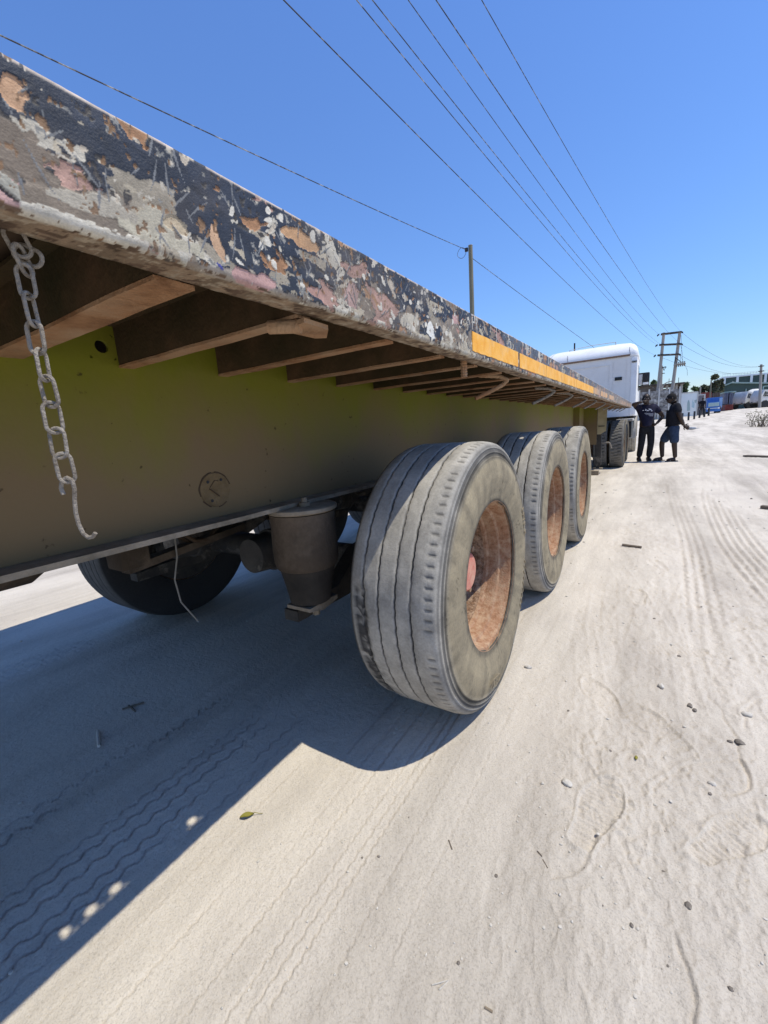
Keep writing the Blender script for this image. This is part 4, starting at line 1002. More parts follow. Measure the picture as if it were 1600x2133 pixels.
for k in range(3): gv.box(-0.075,0.045,13.966,13.980,2.60-k*0.018,2.609-k*0.018)
gv.build('corner_grille', MT['black'], cab, off=TL)
MB().box(CX1-0.004,CX1+0.006,14.75,15.75,1.85,2.55,0.003).build('side_window', MT['glass'], cab, off=TL)
MB().box(CX0+0.15,CX1-0.15,CY1-0.004,CY1+0.008,1.75,2.65,0.003).build('windscreen', MT['glass'], cab, off=TL)
MB().box(CX0+0.05,CX1-0.05,14.2,16.2,0.75,1.118,0.03).build('lower_body', MT['darksteel'], truck)
# mirror on the right side
m0 = at(1336,806,15.1); m1 = at(1354,775,15.1)
mi = MB(); mi.box(m0.x+0.02,m1.x,15.02,15.14,m0.z+0.04,m1.z,0.03); mo = mi.build('mirror', MT['black'], truck)
MB().box(m0.x+0.035,m1.x-0.02,15.012,15.019,m0.z+0.055,m0.z+0.12).build('mirror_glass', MT['cabwhite'], mo, off=TL)
ma = MB(); ma.tube([(CX1-0.02,15.08,m1.z-0.02),(m0.x+0.06,15.08,m1.z-0.02)],0.022,8); ma.build('mirror_arm', MT['black'], mo, off=TL)
MB().tube([(CX1-0.02,15.08,m0.z),(m0.x+0.08,15.08,m0.z+0.06)],0.02,8).build('mirror_arm', MT['black'], mo, off=TL)
MB().box(CX1,CX1+0.10,15.06,15.10,m0.z+0.06,m1.z-0.04,0.01).build('mirror_arm', MT['cabwhite'], mo, off=TL)
# frame, fifth wheel, tanks, wheels
fr = MB()
for xs in (-0.78,-1.62): fr.box(xs-0.04,xs+0.04,10.2,16.0,0.72,0.98)
fr.build('chassis_frame', MT['darksteel'], truck)
MB().lathe([(1.00,0.0),(1.00,0.44),(1.09,0.46),(1.10,0.40),(1.10,0.0)],(-1.2,11.65,0),'Z',28).build('fifth_wheel', MT['darksteel'], truck)
TB = tyre_mesh(401, R=0.52, W=0.285, blocks=True, grooves=(), rin=0.292)
TS = tyre_mesh(431, R=0.52, W=0.30, grooves=(0.09,0.15,0.21), rin=0.292)
for y in (10.93, 12.28):
    for (xo, fl) in ((-0.03, False), (-0.345, False), (-2.27, True), (-1.955, True)):
        wheel(truck, TL, (xo, y, 0.517), TB, flip=fl, rot=y)
    MB().tube([(-2.0,y,0.52),(-0.3,y,0.52)],0.09,12).build('drive_axle', MT['darksteel'], truck)
for (xo, fl) in ((0.055, False), (-2.345, True)):
    wheel(truck, TL, (xo, 15.35, 0.517), TS, flip=fl)
for side in (0, 1):
    fd = MB(); xa, xb = ((-0.30, 0.075) if side == 0 else (-2.37,-2.0)); vs = []; fs = []
    A = np.linspace(math.radians(-5), math.radians(185), 22)
    for a in A:
        for (x, r) in ((xa,0.60),(xb,0.60),(xb,0.66),(xa,0.66)): vs.append((x, 15.35-r*math.cos(a)*1.02, 0.52+r*math.sin(a)))
    for i in range(len(A)-1):
        for q in range(4): fs.append((i*4+q,i*4+(q+1) % 4,i*4+4+(q+1) % 4,i*4+4+q))
    fs += [(3,2,1,0), tuple((len(A)-1)*4+q for q in range(4))]
    fd.add(vs, fs, True); fd.build('fender', MT['fender'], truck)
MB().lathe([(13.0,0.0),(13.0,0.27),(14.2,0.27),(14.2,0.0)],(-2.05,0,0.72),'Y',24).build('fuel_tank', MT['mixgrey'], truck)
MB().box(-0.36,0.02,13.05,14.1,0.55,0.98,0.04).build('battery_box', MT['black'], truck)
MB().box(-0.35,0.04,13.02,14.12,0.985,1.05,0.02).build('battery_cover', MT['fender'], truck)

# ================================================================== PEOPLE
def skin_mesh(name, joints, edges, m, parent, root=None, sub=2):
    me = bpy.data.meshes.new(name+'_skeleton'); names = list(joints); idx = {n: i for i, n in enumerate(names)}
    me.from_pydata([joints[n][0] for n in names], [(idx[a], idx[b]) for a, b in edges], [])
    ob = bpy.data.objects.new(name, me); COL.objects.link(ob)
    ob.modifiers.new('skin', 'SKIN'); sk = me.skin_vertices[0].data
    for n in names:
        r = joints[n][1]; sk[idx[n]].radius = r if isinstance(r, tuple) else (r, r)
        sk[idx[n]].use_root = (n == (root or names[0]))
    s = ob.modifiers.new('smooth', 'SUBSURF'); s.levels = s.render_levels = sub
    dg = bpy.context.evaluated_depsgraph_get(); out = bpy.data.meshes.new_from_object(ob.evaluated_get(dg))
    bpy.data.objects.remove(ob); bpy.data.meshes.remove(me)
    out.name = name; out.materials.clear(); out.materials.append(m)
    out.polygons.foreach_set('use_smooth', [True]*len(out.polygons))
    return out
def join_mb(me, mb, base):
    """merge extra shapes (fingers, face) into one body mesh"""
    bm_ = bmesh.new(); bm_.from_mesh(me); vs = [bm_.verts.new(Vector(p)-Vector(base)) for p in mb.v]; bm_.verts.ensure_lookup_table()
    for f in mb.f:
        try: q = bm_.faces.new([vs[i] for i in f]); q.smooth = True
        except ValueError: pass
    bm_.to_mesh(me); bm_.free()
def hand(mb, wrist, direc, palmn, s=1.0, curl=0.5):
    """palm and five separate bent fingers"""
    w = Vector(wrist); d = Vector(direc).normalized(); n = Vector(palmn); n = (n-d*n.dot(d)).normalized(); sd = d.cross(n)
    mb.tube([w, w+d*0.03*s, w+d*0.085*s], [0.022*s,0.030*s,0.034*s], 8)
    for k, L in enumerate((0.068,0.078,0.073,0.056)):
        b = w+d*0.085*s+sd*(k-1.5)*0.019*s; p = [b-d*0.01]; cur = d.copy()
        for j in range(3):
            cur = (cur+n*curl*0.55).normalized(); p.append(p[-1]+cur*L*s*(0.45,0.32,0.28)[j])
        mb.tube(p, [0.0095*s,0.009*s,0.008*s,0.006*s], 6)
    b = w+d*0.03*s+sd*-0.026*s; t1 = (d*0.6-sd*0.8+n*0.3).normalized(); t2 = (d*0.9-sd*0.2+n*0.5).normalized()
    mb.tube([b, b+t1*0.035*s, b+t1*0.035*s+t2*0.032*s], [0.012*s,0.011*s,0.008*s], 6)
def head(mb, c, fwd, s=1.0):
    """skull with jaw, nose, ears, brow, lips; fwd is where the face points"""
    c = Vector(c); f = Vector(fwd).normalized(); r = f.cross(Vector((0,0,1))).normalized(); u = r.cross(f)
    n, m_ = 20, 14; vs = []; fs = []
    for i in range(m_+1):
        t = PI*i/m_
        for k in range(n):
            a = 2*PI*k/n; x = math.sin(t)*math.cos(a); y = math.sin(t)*math.sin(a); z = math.cos(t)
            fx = x*0.098; ry = y*0.078; zz = z*0.118
            if z < 0: fx = fx*(1-0.15*(-z))+0.018*(-z)*(1 if x > -0.2 else 0.1); ry *= 1-0.28*(-z)
            vs.append(c+(f*fx+r*ry+u*zz)*s)
    for i in range(m_):
        for k in range(n): fs.append((i*n+k,(i+1)*n+k,(i+1)*n+(k+1) % n,i*n+(k+1) % n))
    mb.add(vs, fs, True)
    mb.tube([c+(f*0.092+u*0.018)*s, c+(f*0.112-u*0.018)*s, c+(f*0.098-u*0.028)*s],[0.008*s,0.016*s,0.012*s],8)
    for sg in (-1,1):
        mb.sphere(c+(r*sg*0.080-f*0.005-u*0.005)*s, (0.016*s,0.016*s,0.032*s), 8, 6)
        mb.tube([c+(f*0.090+r*sg*0.012+u*0.030)*s, c+(f*0.080+r*sg*0.045+u*0.032)*s],[0.009*s,0.007*s],6)
    mb.tube([c+(f*0.090+r*-0.024-u*0.058)*s, c+(f*0.100-u*0.055)*s, c+(f*0.090+r*0.024-u*0.058)*s],[0.006*s,0.010*s,0.006*s],6)
def person(base, label, J, shirt, lower, shirt_m, lower_m, face_c, face_f, hands, feet, shoes, group=None, hair=True, scale=1.0):
    b = Vector(base); root = thing('person', label, 'person', tuple(b), group)
    jj = {k: (Vector(p)-b, r) for k, (p, r) in J.items()}
    E_ = [('pelvis','waist'),('waist','chest'),('chest','neckbase'),('neckbase','neck'),('neck','head')]
    for s in 'lr':
        E_ += [('chest','sh'+s),('sh'+s,'el'+s),('el'+s,'wr'+s),('pelvis','hip'+s),('hip'+s,'kn'+s),('kn'+s,'an'+s)]
    me = skin_mesh('body', jj, E_, MT['skin'], root, 'pelvis')
    ex = MB(); head(ex, face_c, face_f, scale)
    for (k, d, n, cu) in hands: hand(ex, J[k][0], d, n, scale, cu)
    for (k, toe) in feet:
        a = Vector(J[k][0]); t = Vector(toe); ex.tube([a+Vector((0,0,-0.02)), a.lerp(t,0.35)+Vector((0,0,-0.012)), a.lerp(t,0.75)+Vector((0,0,-0.004)), t],[0.042,0.045,0.042,0.024],10)
    join_mb(me, ex, b); link_mesh('body', me, root)
    f = Vector(face_f).normalized(); r = f.cross(Vector((0,0,1))).normalized()
    ey = []
    for sg in (-1,1):
        MB().sphere(Vector(face_c)+(f*0.083+r*sg*0.032+Vector((0,0,0.014)))*scale, 0.0105*scale, 8, 6).build('eye', MT['sole'], root)
    if hair:
        h = MB(); c = Vector(face_c); n, m_ = 20, 8; vs = []
        for i in range(m_+1):
            t = 0.56*PI*i/m_
            for k in range(n):
                a = 2*PI*k/n; x = math.sin(t)*math.cos(a); y = math.sin(t)*math.sin(a); z = math.cos(t)
                lift = 0.03*max(0, x)*(1-z)
                vs.append(c+(f*(x*0.102-0.004)+r*y*0.082+Vector((0,0,z*0.123+lift)))*scale)
        fs = []
        for i in range(m_):
            for k in range(n): fs.append((i*n+k,(i+1)*n+k,(i+1)*n+(k+1) % n,i*n+(k+1) % n))
        h.add(vs, fs, True); h.build('hair', MT['hair'], root)
    sj = {k: (Vector(p)-b, rr) for k, (p, rr) in shirt.items()}
    se = [('hem','waist'),('waist','chest'),('chest','collar'),('chest','sl'),('sl','el_'),('chest','sr'),('sr','er_')]
    link_mesh('shirt', skin_mesh('shirt', sj, se, shirt_m, root, 'waist'), root)
    lj = {k: (Vector(p)-b, rr) for k, (p, rr) in lower.items()}
    le = [('belt','crotch')]
    for s in 'lr': le += [('crotch','t'+s),('t'+s,'m'+s),('m'+s,'e'+s)]
    link_mesh('trousers' if shoes == 'shoe' else 'shorts', skin_mesh('lower', lj, le, lower_m, root, 'crotch'), root)
    for (k, toe) in feet:
        a = Vector(J[k][0]); t = Vector(toe); d = (t-a); d.z = 0; L = d.length; d.normalize(); q = d.cross(Vector((0,0,1)))
        heel = Vector((a.x,a.y,0))-d*0.055; tip = Vector((t.x,t.y,0))+d*0.03; gz0 = b.z
        S = MB(); poly = []
        for fr_, w in ((0,0.02),(0.05,0.032),(0.3,0.033),(0.55,0.040),(0.8,0.044),(0.94,0.034),(1,0.012)): poly.append((fr_,w))
        pts = [heel.lerp(tip,a_)+q*w for a_, w in poly]+[heel.lerp(tip,a_)-q*w for a_, w in poly[::-1]]
        S.prism([(p.x,p.y) for p in pts], gz0+0.002, gz0+0.024, 'Z')
        so_ = S.build('shoe' if shoes == 'shoe' else 'sandal', MT['sole'] if shoes == 'shoe' else MT['shoe'], root)
        if shoes == 'shoe':
            U = MB(); U.tube([Vector((a.x,a.y,gz0+0.10))-d*0.02, Vector((a.x,a.y,gz0+0.055)), heel.lerp(tip,0.62)+Vector((0,0,gz0+0.045)), heel.lerp(tip,0.95)+Vector((0,0,gz0+0.035))],[0.046,0.050,0.042,0.026],10)
            U.build('shoe_upper', MT['shoe'], so_, off=tuple(b))
        else:
            U = MB(); p = heel.lerp(tip,0.62); U.tube([p+q*0.042+Vector((0,0,gz0+0.03)), p+Vector((0,0,gz0+0.078)), p-q*0.042+Vector((0,0,gz0+0.03))],0.009,6); U.build('strap', MT['fender'], so_, off=tuple(b))
    return root
V = Vector
# man leaning with an elbow on the deck corner, facing the camera
J1 = dict(pelvis=((0.375,12.02,0.86),(0.135,0.105)), waist=((0.365,12.03,1.00),(0.135,0.10)), chest=((0.36,12.03,1.20),(0.155,0.105)), neckbase=((0.35,12.02,1.345),0.065), neck=((0.345,11.99,1.40),0.052), head=((0.335,11.95,1.455),0.05),
  shl=((0.52,12.04,1.285),0.062), ell=((0.690,12.09,1.055),0.043), wrl=((0.560,11.95,0.895),0.030),
  shr=((0.19,12.02,1.300),0.062), elr=((0.060,11.82,1.385),0.042), wrr=((0.262,11.80,1.425),0.030),
  hipl=((0.455,12.02,0.80),0.085), knl=((0.47,11.99,0.44),0.058), anl=((0.435,12.03,0.085),0.042),
  hipr=((0.29,12.02,0.80),0.085), knr=((0.275,11.98,0.44),0.058), anr=((0.235,12.02,0.085),0.042))
S1 = dict(waist=((0.368,12.02,1.02),(0.165,0.125)), hem=((0.372,12.02,0.83),(0.172,0.130)), chest=((0.36,12.03,1.22),(0.175,0.122)), collar=((0.35,12.02,1.35),0.078),
  sl=((0.52,12.04,1.285),0.082), el_=((0.615,12.065,1.145),0.072), sr=((0.19,12.02,1.295),0.082), er_=((0.115,11.89,1.352),0.066))
L1 = dict(belt=((0.372,12.02,0.90),(0.158,0.118)), crotch=((0.372,12.02,0.80),(0.155,0.118)), tl=((0.455,12.02,0.74),0.098), ml=((0.47,11.99,0.44),0.076), el=((0.437,12.025,0.10),0.064),
  tr=((0.29,12.02,0.74),0.098), mr=((0.275,11.98,0.44),0.076), er=((0.237,12.02,0.10),0.064))
man1 = person((0.36,12.02,0.0), 'man in navy printed t-shirt and black jeans leaning an elbow against the deck edge', J1, S1, L1, MT['navy'], MT['jeans'], (0.335,11.925,1.485), (0.05,-1,-0.12),
  [('wrr',(0.9,-0.1,-0.1),(0.1,0.9,-0.2),0.8),('wrl',(-0.75,0.15,-0.4),(-0.2,0.6,0.2),0.7)], [('anl',(0.475,11.85,0.035)),('anr',(0.27,11.83,0.035))], 'shoe')
pr_ = MB()
for (x, z, w, h) in ((0.285,1.225,0.035,0.018),(0.335,1.235,0.028,0.04),(0.375,1.215,0.045,0.030),(0.425,1.235,0.05,0.035),(0.455,1.205,0.03,0.03),(0.40,1.25,0.03,0.02)):
    pr_.prism([(x-w/2,z-h/2),(x,z-h*0.35),(x+w/2,z-h/2),(x+w*0.4,z+h*0.2),(x,z+h/2),(x-w*0.4,z+h*0.2)], 11.893, 11.897, 'Y')
for k in range(4): pr_.bar((0.31+0.02*k,11.893,1.16-0.022*k),(0.49,11.896,1.135-0.018*k),0.006,0.003,up=(0,1,0))
pr_.build('shirt_print', MT['print_'], man1)
# heavier man in profile, hands behind him
J2 = dict(pelvis=((0.905,12.0,0.84),(0.13,0.125)), waist=((0.875,12.0,0.99),(0.145,0.135)), chest=((0.895,12.0,1.18),(0.14,0.145)), neckbase=((0.885,12.0,1.325),0.070), neck=((0.865,12.0,1.375),0.058), head=((0.845,12.0,1.43),0.055),
  shl=((0.935,11.84,1.275),0.066), ell=((1.005,11.80,1.02),0.048), wrl=((1.085,11.86,0.815),0.033),
  shr=((0.935,12.16,1.275),0.066), elr=((1.02,12.19,1.03),0.048), wrr=((1.10,12.10,0.83),0.033),
  hipl=((0.905,11.91,0.78),0.095), knl=((0.930,11.88,0.42),0.062), anl=((0.965,11.90,0.08),0.045),
  hipr=((0.895,12.09,0.78),0.095), knr=((0.690,12.12,0.455),0.062), anr=((0.715,12.12,0.08),0.045))
S2 = dict(waist=((0.868,12.0,1.00),(0.185,0.165)), hem=((0.888,12.0,0.84),(0.178,0.165)), chest=((0.895,12.0,1.20),(0.158,0.165)), collar=((0.88,12.0,1.33),0.085),
  sl=((0.935,11.84,1.27),0.090), el_=((0.975,11.81,1.10),0.082), sr=((0.935,12.16,1.27),0.090), er_=((0.98,12.18,1.10),0.082))
L2 = dict(belt=((0.895,12.0,0.88),(0.160,0.155)), crotch=((0.900,12.0,0.77),(0.160,0.155)), tl=((0.908,11.91,0.70),0.118), ml=((0.925,11.895,0.52),0.104), el=((0.935,11.885,0.41),0.100),
  tr=((0.845,12.09,0.70),0.118), mr=((0.755,12.105,0.55),0.104), er=((0.705,12.11,0.44),0.096))
man2 = person((0.88,12.0,0.0), 'heavy man in black t-shirt and denim shorts standing in profile, hands behind him', J2, S2, L2, MT['blackcloth'], MT['denim'], (0.828,12.0,1.452), (-1,-0.12,-0.02),
  [('wrl',(0.8,0.1,-0.55),(-0.3,0.8,0.2),0.7),('wrr',(0.7,-0.4,-0.5),(-0.3,-0.8,0.2),0.8)], [('anl',(0.80,11.86,0.03)),('anr',(0.54,12.08,0.03))], 'sandal')
# folded cap held behind the second man
cp = MB(); cp.sphere((1.235,11.95,0.745),(0.10,0.07,0.032),14,8); cp.prism([(1.29,11.90),(1.36,11.91),(1.385,11.95),(1.36,11.99),(1.29,12.0)],0.738,0.746,'Z')
centred(cp, 'folded_cap', MT['greycloth'], 'folded grey cloth cap held behind the back of the man in shorts', 'cap', (1.235,11.95,0.71))

# ================================================================== POLES AND POWER LINES
def pole_mesh(base, top, r0, r1, n=14):
    b, t = Vector(base), Vector(top); k = 6
    return MB().tube([b.lerp(t,i/k) for i in range(k+1)], [r0+(r1-r0)*i/k for i in range(k+1)], n)
t1 = at(980,512,18); P1 = (t1.x, 18.0, gzf(t1.x,18))
up1 = thing('utility_pole', 'slim weathered wooden pole rising behind the trailer deck with a coil of wire', 'utility pole', P1)
pole_mesh(P1, (t1.x,18,t1.z), 0.11, 0.085).build('pole', MT['polewood'], up1)
MB().tube([(t1.x,18,t1.z-0.001),(t1.x,18,t1.z+0.02)],0.09,12).build('pole_cap', MT['greypole'], up1)
c = at(972,520,18); MB().box(c.x-0.05,c.x+0.07,17.92,18.0,c.z-0.09,c.z+0.05,0.01).build('insulator', MT['black'], up1)
c = at(962,527,17.95); rg = MB(); rg.tube([(c.x+0.19*math.cos(a),17.95+0.02*math.sin(3*a),c.z+0.19*math.sin(a)) for a in np.linspace(0,2*PI,28,endpoint=False)],0.009,5,closed=True); rg.build('wire_coil', MT['wire'], up1)

HY = 50.0
tA, tB = at(1383,693,HY), at(1416.5,690,HY); bA, bB = at(1365,868,HY), at(1393,866,HY)
bA.z = gzf(bA.x,HY)-0.3; bB.z = gzf(bB.x,HY)-0.3
hp = thing('h_frame_pole', 'leaning H-frame power pole of two grey legs with three crossarms', 'power pole', ((bA.x+bB.x)/2,HY,gzf(bA.x,HY)))
for b, t in ((bA,tA),(bB,tB)): pole_mesh(b,t,0.165,0.12).build('leg', MT['greypole'], hp)
ARM = {}
for k, (l, r) in enumerate((((1373.5,697),(1419.5,691.5)),((1370,719),(1419,716.5)),((1366.5,740.5),(1414.5,738)))):
    a, b = at(*l,HY), at(*r,HY); ARM[k] = (a, b)
    m = MB()
    for dy in (-0.19,0.19): m.bar(a+Vector((0.12,dy,0)),b+Vector((0.0,dy,0)),0.08,0.13)
    am = m.build('crossarm', MT['darksteel'], hp)
    for p, sg in ((a,-1),(b,1)):
        ins = MB()
        for j in range(4): ins.lathe([(-0.03,0.02),(-0.015,0.085),(0.015,0.085),(0.03,0.02)],(p.x-0.02+sg*0.09*j*0.5,HY-0.02,p.z+0.02-0.03*j),'X',10)
        ins.build('insulator', MT['black'], am, off=tuple(hp['_org']))
# switch gear on the right leg
m = MB(); a, b = at(1404,760,HY-0.4), at(1428,757,HY-0.4)
m.bar(a,b,0.07,0.07)
for k in range(6):
    p = a.lerp(b,(k+0.5)/6); m.tube([p+V((0,0,-0.22)),p+V((0,0,0.22))],[0.05,0.09,][0:1]*2,7); m.sphere(p+V((0,-0.05,-0.02)),0.11,8,6)
m.build('switch_gear', MT['mixgrey'], hp)
m = MB(); m.bar(at(1406,744,HY-0.3),at(1420,755,HY-0.4),0.06,0.06); m.bar(at(1408,744,HY-0.3),at(1405,757,HY-0.4),0.06,0.06); m.build('brace', MT['darksteel'], hp)
m = MB()
for x0_, y0_, x1_, y1_ in ((1419,698,1417,755),(1418,718,1421,753),(1415,740,1424,755),(1427,760,1432,782)):
    p, q = at(x0_,y0_,HY-0.3), at(x1_,y1_,HY-0.4); m.tube([p,p.lerp(q,0.5)+V((0.08,0,0)),q],0.012,5)
m.build('jumper_wire', MT['wire'], hp)

# overhead conductors: parabolic spans from the H-frame back over the camera
def span_wire(att, pix, sag, r, y_end=-32.0):
    a = Vector(att); d = CAMF + CAMR*((pix[0]-IW/2)/FPX) - CAMU*((pix[1]-IH/2)/FPX)
    best = None
    for y1 in np.linspace(0.8, 40, 3000):
        s = y1/d.y; p = V((CX,0,CZ))+d*s; t = (a.y-y1)/(a.y-y_end)
        z = a.z-sag*4*t*(1-t); e = abs(p.z-z)
        if best is None or e < best[0]: best = (e, p, t)
    p = best[1]; k = (p.x-a.x)/(a.y-p.y); pts = []
    for i in range(61):
        t = i/60; y = a.y+(y_end-a.y)*t; pts.append((a.x+k*(a.y-y), y, a.z-sag*4*t*(1-t)))
    return MB().tube(pts, r, 6)
WL = [(ARM[2][0],(590,0),1.5,'overhead wire nearest the trailer, strung to the lowest left arm of the H-frame pole'),
      (ARM[1][0],(742,0),1.5,'overhead wire on the left end of the middle arm, left of a close pair'),
      (ARM[1][0]+V((0.16,0,0.10)),(775,0),1.4,'overhead wire on the middle arm, right of a close pair'),
      (ARM[0][0],(850,0),1.5,'overhead wire strung to the top left arm of the H-frame pole'),
      (ARM[1][1],(908,0),1.5,'overhead wire strung to the right end of the middle arm of the H-frame pole'),
      (ARM[0][1],(1003,0),1.5,'overhead wire furthest right, strung to the top right arm of the H-frame pole')]
for a, px, sg, lab in WL:
    centred(span_wire(a, px, sg, 0.006), 'power_line', MT['wire'], lab, 'power line', (a.x,a.y,a.z), 'overhead wires along the road')
# thin wire past the slim pole
def sag_tube(a, b, sag, r, n=40):
    a, b = V(a), V(b); return MB().tube([a.lerp(b,i/n)-V((0,0,sag*4*(i/n)*(1-i/n))) for i in range(n+1)], r, 6)
pa = at(973,521,18); d0 = CAMF + CAMR*((0-IW/2)/FPX) - CAMU*((77-IH/2)/FPX)
p0 = V((CX,0,CZ))+d0*((7.0-CZ)/d0.z); far_ = pa+(p0-pa)*2.2
centred(sag_tube(pa, (far_.x,far_.y,pa.z+(p0.z-pa.z)*2.2+0.6), 0.25, 0.011), 'service_wire', MT['wire'], 'thin wire running from the slim pole to the left over the deck', 'power line', tuple(pa), 'overhead wires along the road')
pb = at(984,538,18); pe = at(1368,812,HY-0.3)
centred(sag_tube(pb, pe, 0.15, 0.011), 'service_wire', MT['wire'], 'thin wire running down from the slim pole to behind the white cab', 'power line', tuple(pb), 'overhead wires along the road')

# tall pole with two arms beside the mixers
PY = 75.0; pt = at(1586,759,PY); pbx = at(1582.5,849,PY)
gp = thing('power_pole', 'single grey power pole with two short crossarms in front of the mixer trucks', 'power pole', (pbx.x,PY,gzf(pbx.x,PY)))
pole_mesh((pbx.x,PY,gzf(pbx.x,PY)-0.2),pt,0.17,0.13).build('pole', MT['greypole'], gp)
FARARM = []
for y_ in (762.5,773):
    a, b = at(1580,y_+1,PY-0.25), at(1592,y_-0.5,PY-0.25); FARARM.append((a,b)); MB().bar(a,b,0.09,0.12).build('crossarm', MT['darksteel'], gp)
for i, (s_, e_) in enumerate(((ARM[0][1],FARARM[0][0]),(ARM[1][1],FARARM[0][1]),(ARM[2][1],FARARM[1][0]),(ARM[2][0]+V((0.1,0.25,0)),FARARM[1][1]))):
    centred(sag_tube(s_,e_,0.9,0.010), 'power_line', MT['wire'], ['far wire from the top arm of the H-frame to the single pole','far wire from the middle arm of the H-frame to the single pole','far wire from the low right arm of the H-frame to the single pole','far wire from the low left arm of the H-frame to the single pole'][i], 'power line', tuple(s_), 'wires beyond the H-frame pole')
# shorter pole with cut-outs and a transformer behind the H-frame
TY = 52.0; tt = at(1378,762,TY); tb_ = at(1374,866,TY)
tp = thing('transformer_pole', 'short grey pole carrying a transformer box behind the H-frame legs', 'power pole', (tb_.x,TY,gzf(tb_.x,TY)))
pole_mesh((tb_.x,TY,gzf(tb_.x,TY)-0.1),tt,0.15,0.13).build('pole', MT['greypole'], tp)
a, b = at(1371,817,TY-0.35), at(1379,798,TY-0.35); MB().box(a.x,b.x,TY-0.6,TY-0.16,a.z,b.z,0.03).build('transformer', MT['greypole'], tp)
m = MB(); m.bar(at(1373,767,TY-0.2),at(1388,764,TY-0.2),0.07,0.09); m.bar(at(1381,765,TY-0.2),at(1384,772,TY-0.2),0.05,0.05); m.bar(at(1388,765,TY-0.2),at(1382,771,TY-0.2),0.05,0.05); m.box(at(1379,779,TY).x,at(1385,779,TY).x,TY-0.2,TY-0.16,at(1379,779,TY).z,at(1379,777.5,TY).z); m.build('crossarm', MT['darksteel'], tp)
sl_b = at(1381,815,54); sp = thing('street_lamp', 'curved street lamp arm behind the H-frame pole', 'street lamp', (sl_b.x,54,gzf(sl_b.x,54)))
m = MB(); m.tube([(sl_b.x,54,gzf(sl_b.x,54)),at(1381,806,54),at(1385,799,54),at(1392,795.5,54),at(1400,794,54)],0.045,8); m.build('pole', MT['greypole'], sp)
MB().bar(at(1399,794,54),at(1407,789.5,54),0.16,0.10).build('lamp_head', MT['darksteel'], sp)

# ================================================================== WALL, PANEL, GATE, BOLLARDS
WY = 46.0
wall = thing('precast_wall', 'pale precast concrete wall of rough panels between slim posts behind the men', 'wall', (-2.0,WY,gzf(-2,WY)))
xs = [at(1415,840,WY).x]; 
while xs[-1] > -9: xs.append(xs[-1]-0.76)
pm = None; qm = None
zb_ = gzf(0,WY)-0.05
for i, x in enumerate(xs):
    zt_ = zb_+2.62
    o = MB().box(x-0.055,x+0.055,WY-0.09,WY+0.05,zb_,zt_+0.10,0.01)
    o.prism([(x-0.08,zt_+0.10),(x+0.08,zt_+0.10),(x,zt_+0.17)],WY-0.11,WY+0.07,'Y'); o.build('post', MT['concrete'], wall)
    if i:
        for k in range(4):
            MB().box(x+0.058,xs[i-1]-0.058,WY-0.03,WY+0.02,zb_+k*0.645,zb_+k*0.645+0.635,0.012).build('panel', MT['rockface'], wall)
a, b = at(1420,820,48), at(1453,820,48)
mp_ = thing('mural_panel', 'white panel with a pale blue tower picture beside the wall', 'panel', ((a.x+b.x)/2,48,gzf(a.x,48)))
zb2 = gzf(3,48)+0.05; zt2 = a.z
MB().box(a.x,b.x,48,48.06,zb2,zt2-0.001).build('board', MT['mural'], mp_)
m = MB(); m.box(a.x-0.05,b.x+0.05,47.95,48.07,zt2,zt2+0.08); m.box(a.x-0.08,a.x-0.002,47.95,48.07,zb2,zt2-0.001); m.box(b.x+0.002,b.x+0.08,47.95,48.07,zb2,zt2-0.001); m.build('frame', MT['concrete'], mp_)
def pm_poly(px, mname, nm):
    q = [at(x,y,47.98) for x, y in px]; MB().prism([(p.x,p.z) for p in q],47.985,47.997,'Y').build(nm, MT[mname], mp_)
pm_poly([(1431.5,856),(1432,840),(1433.5,834),(1434.7,833),(1436,835),(1437.3,841),(1437.5,855)],'muralgreen','tower_print')
pm_poly([(1441,848),(1442,838),(1443.5,831),(1444.5,838),(1446,836),(1447,843),(1446,850)],'muralblue','tower_print')
pm_poly([(1446.5,834),(1451.5,832),(1450.5,838),(1448,840)],'muralgreen','tower_print')
a, b = at(1455,824,52), at(1466,824,52)
gt = thing('sheet_gate', 'grey sheet metal gate with a white frame right of the mural panel', 'gate', ((a.x+b.x)/2,52,gzf(a.x,52)))
MB().box(a.x,b.x,52,52.05,gzf(4,52)+0.03,a.z).build('sheet', MT['gategrey'], gt)
m = MB(); m.box(a.x-0.1,b.x+0.15,51.96,52.06,a.z+0.002,a.z+0.11); m.box(b.x+0.02,b.x+0.15,51.96,52.06,gzf(4,52),a.z); m.build('frame', MT['concrete'], gt)
s0, s1 = at(1453,856,51.9), at(1455.5,838,51.9); MB().box(s0.x,s1.x,51.9,51.94,s0.z,s1.z).build('board', MT['mural'], gt)
labs = ['nearest dark bollard, leftmost of the row before the mural panel','second dark bollard from the left of the row','third dark bollard from the left of the row','fourth dark bollard from the left of the row','fifth dark bollard from the left of the row','farthest dark bollard, rightmost of the row near the blue truck']
for i, (px, yt, yb) in enumerate(((1421,860.5,878.5),(1434,858.5,876),(1446,856.5,873.5),(1457,854,871),(1467,852,869),(1476,850,866.5))):
    g = ground_hit(px,yb); t = at(px,yt,g.y)
    m = MB(); r_ = 0.0016*g.y; m.lathe([(0,0.0001),(0,r_),(t.z-g.z-0.03,r_),(t.z-g.z,r_*0.7),(t.z-g.z,0.0001)],(g.x,g.y,g.z),'Z',10)
    centred(m,'bollard',MT['black'],labs[i],'bollard',tuple(g),'bollards before the panel and gate')

